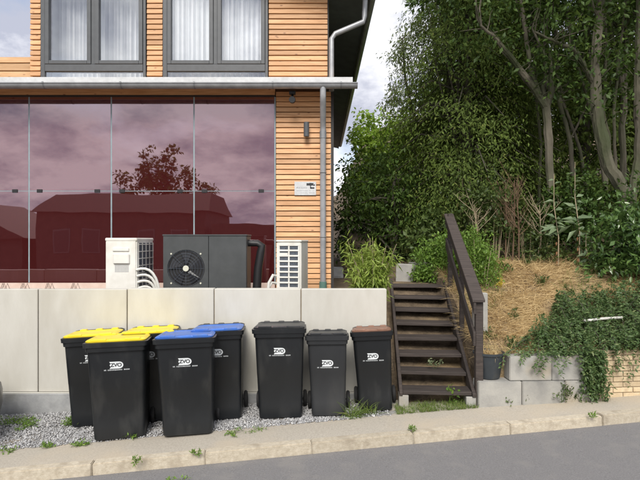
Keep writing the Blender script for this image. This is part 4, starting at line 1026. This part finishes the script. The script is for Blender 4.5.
# red brown dry stalks
for i, (px, py0, py1, Y, lb) in enumerate(((512,262,180,8.9,'tall red brown dry stalk with fine branching top'),(505,258,185,9.0,'red brown dry stalk leaning in the bramble'),(519,262,190,8.8,'thin red brown stalk beside the tall branching one'),(478,262,205,8.9,'short dry stalk among the green weeds'),(540,262,205,8.9,'pale dry stalk near the mulleins'))):
    b0, t0 = W(px, py0, Y), W(px+rnd.uniform(-4,4), py1, Y); e = empty('dry_stalk', b0, label=lb, cat='stalk', group='dry stalks in the brambles'); mb = MB()
    T = t0-b0; mb.tube([(0,0,-.2), T*.5+Vector((.02,0,0)), T], [.014,.010,.005], 6)
    for k in range(16):
        t = rnd.uniform(.35,.95); s = T*t; d = Vector((rnd.uniform(-.35,.35), rnd.uniform(-.2,.2), rnd.uniform(.2,.45))); mb.tube([s, s+d*.6+Vector((0,0,-.02)), s+d], [.006,.004,.002], 4)
        for m in range(3): q = s+d*rnd.uniform(.4,1); mb.tube([q, q+Vector((rnd.uniform(-.1,.1), rnd.uniform(-.1,.1), rnd.uniform(.02,.14)))], [.003,.0015], 3)
    mb.build('stem', M['twig_red'] if i < 3 else M['twig_pale'], e)
# mulleins
for px, py0, py1, Y, lb in ((558,278,172,8.35,'tall mullein with pale leaves, the one with bushier top'),(579,277,160,8.3,'tall mullein with bare brown lower stem nearest the laurel'),(590,281,232,8.2,'short young mullein beside the laurel hedge')):
    b0, t0 = W(px, py0, Y), W(px-4, py1, Y); hh = t0.z-b0.z; e = empty('mullein', (b0.x, Y, b0.z-.03), label=lb, cat='plant', group='mulleins on the bank')
    mb = MB(); T = Vector((t0.x-b0.x, 0, hh)); mb.tube([(0,0,-.1), T*.4+Vector((.035,0,0)), T*.7+Vector((-.02,0,0)), T], [.011,.009,.007,.004], 7); mb.build('stem', M['twig_pale'], e, smooth=True)
    lm = []; 
    for k in range(26):
        t = .40+.52*(k/26)**1.5 if hh > 1 else .1+.85*(k/26); a = rng.uniform(0,6.28); t = min(.96, max(.1, t+rng.normal()*.03)); L = (.26 if hh > 1 else .2)*(1.15-t*.85 if t > .5 else .8)
        s = np.array(tuple(T*t)); d = np.array([math.cos(a), math.sin(a)*.8, rng.uniform(-.5,1.0)])
        lm.append(leaves(s[None], d[None], np.array([[0,-.8,1.]])+rng.normal(size=(1,3))*.4, L*rng.uniform(.6,1.45), L*rng.uniform(.35,.5), .08, rng.uniform(.1,.5)))
    trimesh('leaves', lm, M['lf_mullein'], e)
    if hh > 1:
        lm = [leaves(np.array([tuple(T*(.12+.3*k/10))]), np.array([[math.cos(k*2.1), math.sin(k*2.1), -.9]]), np.array([[0,0,1.]]), .10, .03) for k in range(10)]
        trimesh('withered_leaves', lm, M['lf_red'], e)
p = W(499, 282, 7.7); weed('yellow_weed', 'small weed with yellow leaves on the bank right of the handrail', (p.x, 7.7, height(p.x, 7.7)), 46, .05, .05, .022, .22, 'lf_yellow')
for (px, py, Y, n, lb) in ((490,322,6.7,90,'green tuft low on the dry bank above the plant pot'),(517,300,7.1,70,'small green weed in the middle of the dry bank'),(540,278,7.9,120,'leafy weed at the top of the bank below the brambles'),(565,290,7.6,80,'small weed at the foot of the mulleins'),(512,340,6.4,110,'leafy weed on the bank just above the grey blocks'),(530,262,8.5,130,'bushy weed among the dry stalks'),(505,268,8.3,130,'leafy weed between the thicket and the dry stalks')):
    x_ = XX(px, Y); weed('bank_weed', lb, (x_, Y, height(x_, Y)), n, .055, .055, .022, .13, 'lf_bramble', group='weeds on the dry bank')
# creeper over the brick wall
def creeper():
    e = empty('creeper', (3.6, 6.3, .6), label='small leaved green creeper spilling over the block and brick walls', cat='creeper'); o0 = np.array([3.6,6.3,.6])
    pos, axs = [], []; mb = MB()
    for i in range(820):
        x = rng.uniform(2.55, 5.4); y = rng.uniform(6.2, 7.5); 
        if y > 6.3+1.2*(x-2.45): continue
        z = height(x,y)+rng.uniform(.02,.20); p = np.array([x,y,z]); dr = np.array([rng.normal(-.25,.6), -1.0, rng.uniform(.05,.85)]); dr /= np.linalg.norm(dr); L = rng.uniform(.25,.9); pts = [p]
        m = 16
        for k in range(m):
            p = p+dr*L/m; dr = dr+np.array([0,0,-.09]); dr /= np.linalg.norm(dr)
            yl = yface(p[0])+.0 if p[0] < 3.15 else 6.0+.087*(p[0]-3.15)
            fl = height(p[0],max(p[1],6.25))+.02 if p[1] > yl+.15 else (.66 if p[1] > yl-.01 else -1)
            if p[2] < fl: p[2] = fl
            if p[1] < yl-.09: p[1] = yl-.05-.04*rng.random()
            if p[2] < .42 and not (3.0 < p[0] < 3.22) and rng.random() < .5: break
            if p[0] > 3.24 and p[1] < yl+.02 and p[2] < .70 and i % 7: break
            pts.append(p.copy())
            for s in (-1,1):
                for q in range(2):
                    pos.append(p+rng.normal(size=3)*.012); axs.append(dr+np.array([s*.9,0,.3])+rng.normal(size=3)*.4)
        if len(pts) > 2 and i % 3 == 0: mb.tube([Vector(q-o0) for q in pts[::3]], .004, 4)
    for i in range(46):                       # the tail hanging down between the two walls
        x = rng.uniform(3.03,3.20); p = np.array([x, 5.93-rng.random()*.06, .70]); zz = rng.uniform(.12,.45)
        while p[2] > zz:
            p = p+np.array([rng.normal()*.012, rng.normal()*.006, -.024]); 
            for q in range(3): pos.append(p+rng.normal(size=3)*.018); axs.append(rng.normal(size=3)+np.array([0,-.5,-.3]))
    for x in (3.42, 3.5, 3.62, 3.05, 2.85):
        p = np.array([x, 5.97+.03*(x-3), .72]); zz = rng.uniform(.25,.5)
        while p[2] > zz:
            p = p+np.array([rng.normal()*.012-.004, 0, -.024]); 
            for q in range(2): pos.append(p+rng.normal(size=3)*.014); axs.append(rng.normal(size=3)+np.array([0,-.5,-.3]))
    pos = np.array(pos)-o0; axs = np.array(axs); n = len(pos)
    mb.build('stems', M['bark'], e)
    trimesh('leaves', [leaves(pos, axs, np.array([0,-.5,1.])+rng.normal(size=(n,3))*.5, rng.uniform(.024,.062,n), rng.uniform(.012,.026,n))], M['lf_creeper'], e)
creeper()
# laurel hedge
p = W(622, 240, 8.2)
bushy('laurel_hedge', 'dark glossy cherry laurel hedge at the edge of the wood', 'hedge', [(p.x+.25, 8.3, p.z-.1, .95, .7, .95), (p.x-.1, 8.1, p.z-.5, .55, .5, .55), (p.x+1.4, 8.4, p.z, 1.0, .8, 1.3), (p.x+.5, 7.6, p.z-.65, .6, .5, .45)], 760, .2, 17, .115, .048, 'lf_glossy', droop=.35, stems=24, sm='bark')
p = W(590, 205, 8.9)
bushy('ivy', 'dark ivy climbing round the leaning tree trunks', 'ivy', [(p.x, 9.0, p.z, .45, .25, .7), (p.x-.35, 9.1, p.z-.2, .35, .25, .6)], 140, .14, 20, .07, .05, 'lf_dark', stems=10, sm='bark')

p = W(552, 225, 9.0)
bushy('ivy', 'ivy wrapping the lower trunk of the forked grey tree', 'ivy', [(p.x, 9.1, p.z, .22, .2, .75)], 70, .12, 22, .06, .045, 'lf_dark', stems=6, sm='bark')
# trees with visible trunks
def px_tree(name, label, paths, crownblobs, nclump, Ld, group, leaf='lf_dark', bark='bark_pale', crad=.33, per=24, Lf=.10, Wf=.05):
    b0 = W(*paths[0][0][0:2], paths[0][0][2]); e = empty(name, b0, label=label, cat='tree', group=group); mb = MB()
    for path in paths:
        pts = []; rad = []
        for (px, py, Y, wpx) in path: pts.append(W(px, py, Y)-b0); rad.append(wpx/2*Y/FPX)
        # subdivide with a little wander
        P, Rr = [], []
        for i in range(len(pts)-1):
            for k in range(5):
                t = k/5; q = pts[i].lerp(pts[i+1], t)
                if k: q = q+Vector((rnd.uniform(-.009,.009), rnd.uniform(-.02,.02), 0))
                P.append(q); Rr.append((rad[i]+(rad[i+1]-rad[i])*t)*rnd.uniform(.9,1.1))
        P.append(pts[-1]); Rr.append(rad[-1]); mb.tube(P, Rr, 8)
    cc = clump_centres(crownblobs, nclump, .7)-np.array(tuple(b0))
    sprays = []
    for path in paths:
        q0 = path[-1]; s = W(q0[0], q0[1], q0[2])-b0; rr0 = q0[3]/2*q0[2]/FPX; prev = W(path[-2][0], path[-2][1], path[-2][2])-b0; d0 = (s-prev).normalized()
        cand = [Vector(c_) for c_ in cc if (Vector(c_)-s).length < 2.4 and (Vector(c_)-s).normalized().dot(d0) > .55]
        for k in range(3):
            if cand: limb(mb, s-d0*.03, cand[rnd.randrange(len(cand))], rr0*(.95 if k == 0 else .6), .006, n=6, sides=6, wob=.05)
        # leafy side twigs along the upper limbs
        for i in range(len(path)-1):
            if path[i][1] > 130: continue
            for k in range(4):
                t = rnd.random(); u0 = W(path[i][0], path[i][1], path[i][2])-b0; u1 = W(path[i+1][0], path[i+1][1], path[i+1][2])-b0; u = u0.lerp(u1, t)
                v_ = u+Vector((rnd.uniform(-.4,.4), rnd.uniform(-.45,.25), rnd.uniform(.0,.4))); limb(mb, u, v_, .011, .003, n=3, sides=4); sprays.append(tuple(v_))
    if sprays: cc = np.concatenate([cc, np.array(sprays)])
    mb.build('trunk', M[bark], e, smooth=True)
    trimesh('crown', [clump_leaves(cc, crad*(.6+.8*rng.random(len(cc))), per, Lf, Wf, .35, .6)], M[leaf], e)
    return e
G3 = 'bare stemmed trees on the wooded bank'
px_tree('deciduous_tree', 'tree with forked grey limbs spreading left over the brambles', [
    [(553,285,9.2,11),(551,200,9.2,8),(549,150,9.2,8),(546,105,9.2,8)],
    [(546,107,9.2,8),(534,88,9.1,7),(518,67,9.0,6),(495,38,8.8,4),(480,25,8.7,2)],
    [(540,95,9.1,5),(532,75,9.2,5),(526,37,9.3,4),(520,-5,9.4,3)],
    [(546,110,9.2,4),(546,80,9.5,4),(545,40,9.7,3),(548,-10,9.8,3)],
    [(574,180,9.6,5),(570,140,9.6,4),(559,100,9.7,4),(557,55,9.8,3),(552,-5,10,3)],
    [(570,140,9.6,2),(585,110,9.6,2),(590,70,9.6,2)],
    [(536,270,10,4),(541,150,10,3),(536,90,10,3),(530,-10,10,3)]],
    [(3.6,9.2,6.8,1.7,1.4,1.3),(2.6,9.0,6.6,1.0,1.0,.9),(4.4,10.2,7.4,1.6,1.5,1.5),(3.0,9.4,5.4,.7,.6,.5)], 250, 0, G3)
px_tree('deciduous_tree', 'thick pale trunk leaning out of the laurel hedge', [
    [(629,262,8.8,15),(628,213,8.8,14),(624,192,8.8,12),(608,165,8.8,13),(600,130,8.8,13),(596,100,8.8,11),(595,60,8.8,9),(600,10,8.8,8),(602,-40,8.8,7)],
    [(592,82,8.8,5),(584,66,8.7,5),(574,50,8.6,4),(556,42,8.5,3),(535,32,8.4,2)],
    [(599,18,8.8,4),(592,5,8.7,4),(580,-20,8.6,3)],
    [(628,214,8.8,10),(634,192,8.9,9),(638,160,9.0,8),(638,90,9.1,8),(639,30,9.1,7),(640,-30,9.1,6)]],
    [(5.4,8.8,6.9,1.7,1.5,1.3),(4.4,8.4,6.9,1.0,1.0,.8),(6.6,9.6,7.0,1.5,1.5,1.5),(5.6,8.5,4.4,.5,.3,.4)], 230, 0, G3)
px_tree('deciduous_tree', 'slender twin stemmed tree behind the thick pale trunk', [
    [(625,230,9.8,7),(622,135,9.8,6),(624,95,9.8,6),(617,60,9.8,5),(611,30,9.8,4),(608,-20,9.8,4)],
    [(624,95,9.8,5),(626,50,9.9,4),(622,-20,9.9,4)],
    [(610,140,9.6,3),(603,110,9.6,3),(606,60,9.6,3),(604,-20,9.7,2)],
    [(624,30,9.8,3),(612,22,9.8,3),(607,2,9.8,2)],
    [(618,35,9.7,3),(632,15,9.6,3),(645,5,9.5,3)]],
    [(6.0,10.6,7.4,1.6,1.6,1.6),(7.4,10,6.8,1.4,1.4,1.4)], 150, 0, G3)
px_tree('deciduous_tree', 'cluster of very slim stems fanning up beside the thick pale trunk', [
    [(606,190,9.4,4),(598,140,9.4,4),(586,95,9.4,3),(574,50,9.4,3),(562,-10,9.4,2)],
    [(606,185,9.4,4),(604,130,9.5,3),(594,80,9.5,3),(584,30,9.5,3),(578,-20,9.5,2)],
    [(588,200,9.7,4),(580,150,9.7,3),(566,110,9.7,3),(545,60,9.7,3),(515,5,9.7,2)],
    [(616,180,9.5,3),(614,120,9.5,3),(618,60,9.5,3),(628,-10,9.5,2)],
    [(566,110,9.7,2),(556,70,9.7,2),(540,20,9.7,2),(532,-15,9.7,2)]],
    [(4.9,10,7.3,1.2,1.0,1.0)], 60, 0, G3)
# conifers and evergreen mass
def conifer(name, label, base, H, R0, n, leafL=.17, mat='lf_conifer', zlow=.4, group=None, lean=(0,0)):
    e = empty(name, base, label=label, cat='tree', group=group); mb = MB(); mb.tube([(0,0,-.3),(lean[0]*.4,lean[1]*.4,H*.5),(lean[0],lean[1],H)], [.16,.10,.02], 9)
    P, A, Nn = [], [], []
    nb_ = int(n/110)
    for i in range(nb_):
        t = rng.random()**.85; z0_ = zlow+(H-zlow)*t; a = rng.uniform(0,6.28); rad = R0*(1-t**2.6)*(.72+.5*rng.random())+.12
        d = np.array([math.cos(a), math.sin(a), .12]); s = np.array([lean[0]*t, lean[1]*t, z0_]); m = 110; u = rng.random(m)**.55
        # branch arches outwards and droops
        p = s+d*rad*u[:,None]; p[:,2] += .10*rad*np.sin(u*3.1)-.42*rad*u**2.2
        lat = np.array([-math.sin(a), math.cos(a), 0]); p = p+lat*(rng.normal(size=(m,1))*.13*(.4+u[:,None]))*rad**.5
        p[:,2] -= np.abs(rng.normal(size=m))*.16
        P.append(p); A.append(d*.5+lat*rng.normal(size=(m,1))*.7+np.array([0,0,-.75])+rng.normal(size=(m,3))*.3); Nn.append(d[None]*.8+np.array([[0,0,.6]])+rng.normal(size=(m,3))*.4)
        if i % 4 == 0: mb.tube([s, s+d*rad*.5+np.array([0,0,.04*rad]), s+d*rad*.92+np.array([0,0,-.3*rad])], [.025,.016,.005], 4)
    mb.build('trunk', M['bark'], e, smooth=True)
    P, A, Nn = map(np.concatenate, (P, A, Nn)); m = len(P)
    trimesh('crown', [leaves(P, A, Nn, leafL*rng.uniform(.5,1.3,m), leafL*.30*rng.uniform(.6,1.3,m), .1, .15)], M[mat], e)
    return e
G4 = 'dark evergreens behind the stairs'
conifer('conifer', 'tall dark drooping conifer rising behind the handrail', (3.15, 11.2, 1.5), 8.8, 1.75, 100000, leafL=.092, zlow=.7, group=G4, lean=(.1,0))
conifer('conifer', 'dense dark conifer behind the forked grey limbs', (4.3, 12.6, 1.8), 9.5, 1.9, 60000, leafL=.115, zlow=.3, group=G4)
conifer('conifer', 'dark conifer filling the wood behind the thick pale trunk', (6.3, 12.4, 2.0), 10, 2.1, 36000, leafL=.15, zlow=.2, group=G4)
conifer('conifer', 'dark conifer standing deepest in the wood, past the laurel', (8.5, 12.0, 2.0), 10, 2.2, 20000, zlow=.2, group=G4)
blob_tree('evergreen_shrub', 'dark broad leaved shrub between the house corner and the stairs', 'shrub', (1.55, 10.8, 1.2), (1.55, 10.8, 3.2), .07,
    [(1.2,10.8,3.0,.75,.7,.9),(.75,11.2,2.2,.5,.5,.7),(1.9,10.9,2.6,.7,.7,1.2),(1.6,11,1.9,.9,.6,.6)], 210, .24, 24, .11, .045, M['lf_dark'], M['bark'], droop=.5)
blob_tree('dark_holly', 'dark shrub deep in the shade behind the garden stairs', 'shrub', (2.6, 12.2, 1.4), (2.6, 12.2, 3.4), .07,
    [(2.3,12.2,2.6,1.0,.6,1.2),(3.3,12.0,2.4,.9,.6,1.0),(1.5,12.6,3.2,.8,.6,.9)], 220, .25, 24, .11, .05, M['lf_dark'], M['bark'], droop=.4)
blob_tree('deciduous_tree', 'sunny light green tree past the dark eave of the house', 'tree', (2.35, 16.5, 1.2), (2.3, 16.5, 5.0), .12,
    [(2.1,16.5,4.9,1.15,1.1,1.1),(1.5,16.4,3.6,.75,.9,1.0),(2.9,16.6,4.1,1.1,1.0,1.2),(1.5,16.4,5.2,.5,.5,.6),(2.7,16.3,5.3,.6,.5,.6)], 420, .27, 26, .13, .08, M['lf_bright'], M['bark'], droop=.25, group='trees on the wooded bank')
blob_tree('evergreen_shrub', 'dark green shrub far down the path behind the house', 'shrub', (1.55, 19, 1.2), (1.5, 19, 2.8), .08,
    [(1.5,19,2.6,1.1,.7,1.5),(2.6,19.3,2.8,1.0,.8,1.6)], 200, .32, 22, .15, .07, M['lf_dark'], M['bark'], droop=.4)
# thin tree with sparse grey green leaves in front of the sky
blob_tree('silvery_tree', 'thin tree with sparse pale grey green leaves against the sky', 'tree', (2.75, 12.0, 1.4), (1.9, 12.0, 6.6), .05,
    [(1.85,12,6.2,.42,.4,.75),(1.75,12,5.2,.32,.4,.5),(2.3,12,6.7,.5,.4,.5)], 95, .15, 15, .085, .03, M['lf_grey'], M['bark'], droop=.9, nl=10, shell=1)
# an overhanging twig with dark leaves at the top edge
blob_tree('overhanging_tree', 'dark leafy twigs hanging into the sky beside the conifer', 'tree', (3.3, 11.5, 1.5), (2.7, 11.4, 7.6), .08,
    [(1.9,10.1,6.75,.5,.4,.22),(2.5,10.2,7.2,.7,.5,.5),(2.05,10.1,6.3,.25,.3,.12)], 60, .15, 16, .10, .05, M['lf_dark'], M['bark'], droop=.5, nl=9, shell=1)
# far trees closing the view along the bank
for i, (x, y, zc, rx_, rz_, lb) in enumerate(((6.0,17,5.5,3.0,4.0,'far dark tree behind the conifers at the bend of the bank'),(10.5,16,5.5,3.0,4.0,'far dark tree where the wooded bank runs on uphill'),(5.6,21,5.0,2.0,3.0,'far green tree deep behind the sunny light green tree'))):
    blob_tree('far_tree', lb, 'tree', (x, y, height(x,y)), (x, y, zc+1), .2, [(x,y,zc,rx_,1.6,rz_)], 420, .5, 22, .24, .14, M['lf_dark'], M['bark'], group='far trees in the wood')

# ================================================================== ACROSS THE STREET (seen mirrored in the red glass)
e = empty('bungalow', (-10.2, -9.5, ground(-10)), (0,0,0), label='low brown house with a hipped roof across the street, mirrored in the red glass', cat='house')
MB().box(-4.3, 4.3, -7, 0, -.6, 3.9).build('wall', M['facade_far'], e)
rfm = MB(); rfm.v = [(-4.5,.2,3.85),(4.5,.2,3.85),(4.5,-7.2,3.85),(-4.5,-7.2,3.85),(-4.1,-1.6,4.95),(4.3,-1.6,4.95),(4.3,-5.2,4.95),(-4.1,-5.2,4.95)]; rfm.f = [(0,1,5,4),(1,2,6,5),(2,3,7,6),(3,0,4,7),(4,5,6,7),(0,3,2,1)]
rfm.build('roof', M['roof_tile'], e)
for x in (-3.0, -1.5, 1.2, 2.9):
    w = MB().box(x-.45, x+.45, -.05, .03, 1.75, 3.0).build('window', M['frame'], e, bevel=.01); MB().box(x-.38, x+.38, .031, .036, 1.82, 2.93).build('pane', M['fan'], w)
o = MB().box(-2.9, 2.9, -5, 0, -.6, 2.85).build('garage', M['facade_far']); o.location = (-2.6, -9.2, ground(-2.6)); tag(o, 'flat roofed brown garage across the street beside the low house', 'garage')
blob_tree('street_tree', 'leafy tree across the street behind the low house', 'tree', (-10.3, -17.5, -.4), (-10.3, -17.5, 6.2), .18,
    [(-11.6,-17.5,6.7,.6,.7,1.4),(-10.0,-17.3,7.1,.5,.7,1.5),(-10.8,-17.4,5.6,1.6,1,1.1),(-12.9,-17.3,5.4,.6,.9,.9),(-8.9,-17.3,5.8,.5,.7,1.1),(-7.6,-17.3,5.2,.7,.7,.7)], 130, .36, 22, .26, .17, M['lf_dark'], M['bark'], droop=.2)
e = empty('bungalow', (-19.5, -9.8, ground(-19.5)), label='low brown neighbour house across the street, beside the hipped roof house', cat='house')
MB().box(-4.0, 4.0, -7, 0, -.6, 3.0).build('wall', M['facade_far'], e)
rfm = MB(); rfm.v = [(-4.3,.3,2.95),(4.3,.3,2.95),(4.3,-7.3,2.95),(-4.3,-7.3,2.95),(0,.3,5.0),(0,-7.3,5.0)]; rfm.f = [(0,1,4),(2,3,5),(1,2,5,4),(3,0,4,5),(0,3,2,1)]
rfm.build('roof', M['roof_tile'], e)
for x in (-2.0, 2.0):
    w = MB().box(x-.5, x+.5, -.05, .03, 1.4, 2.6).build('window', M['frame'], e, bevel=.01); MB().box(x-.42, x+.42, .031, .036, 1.48, 2.52).build('pane', M['fan'], w)
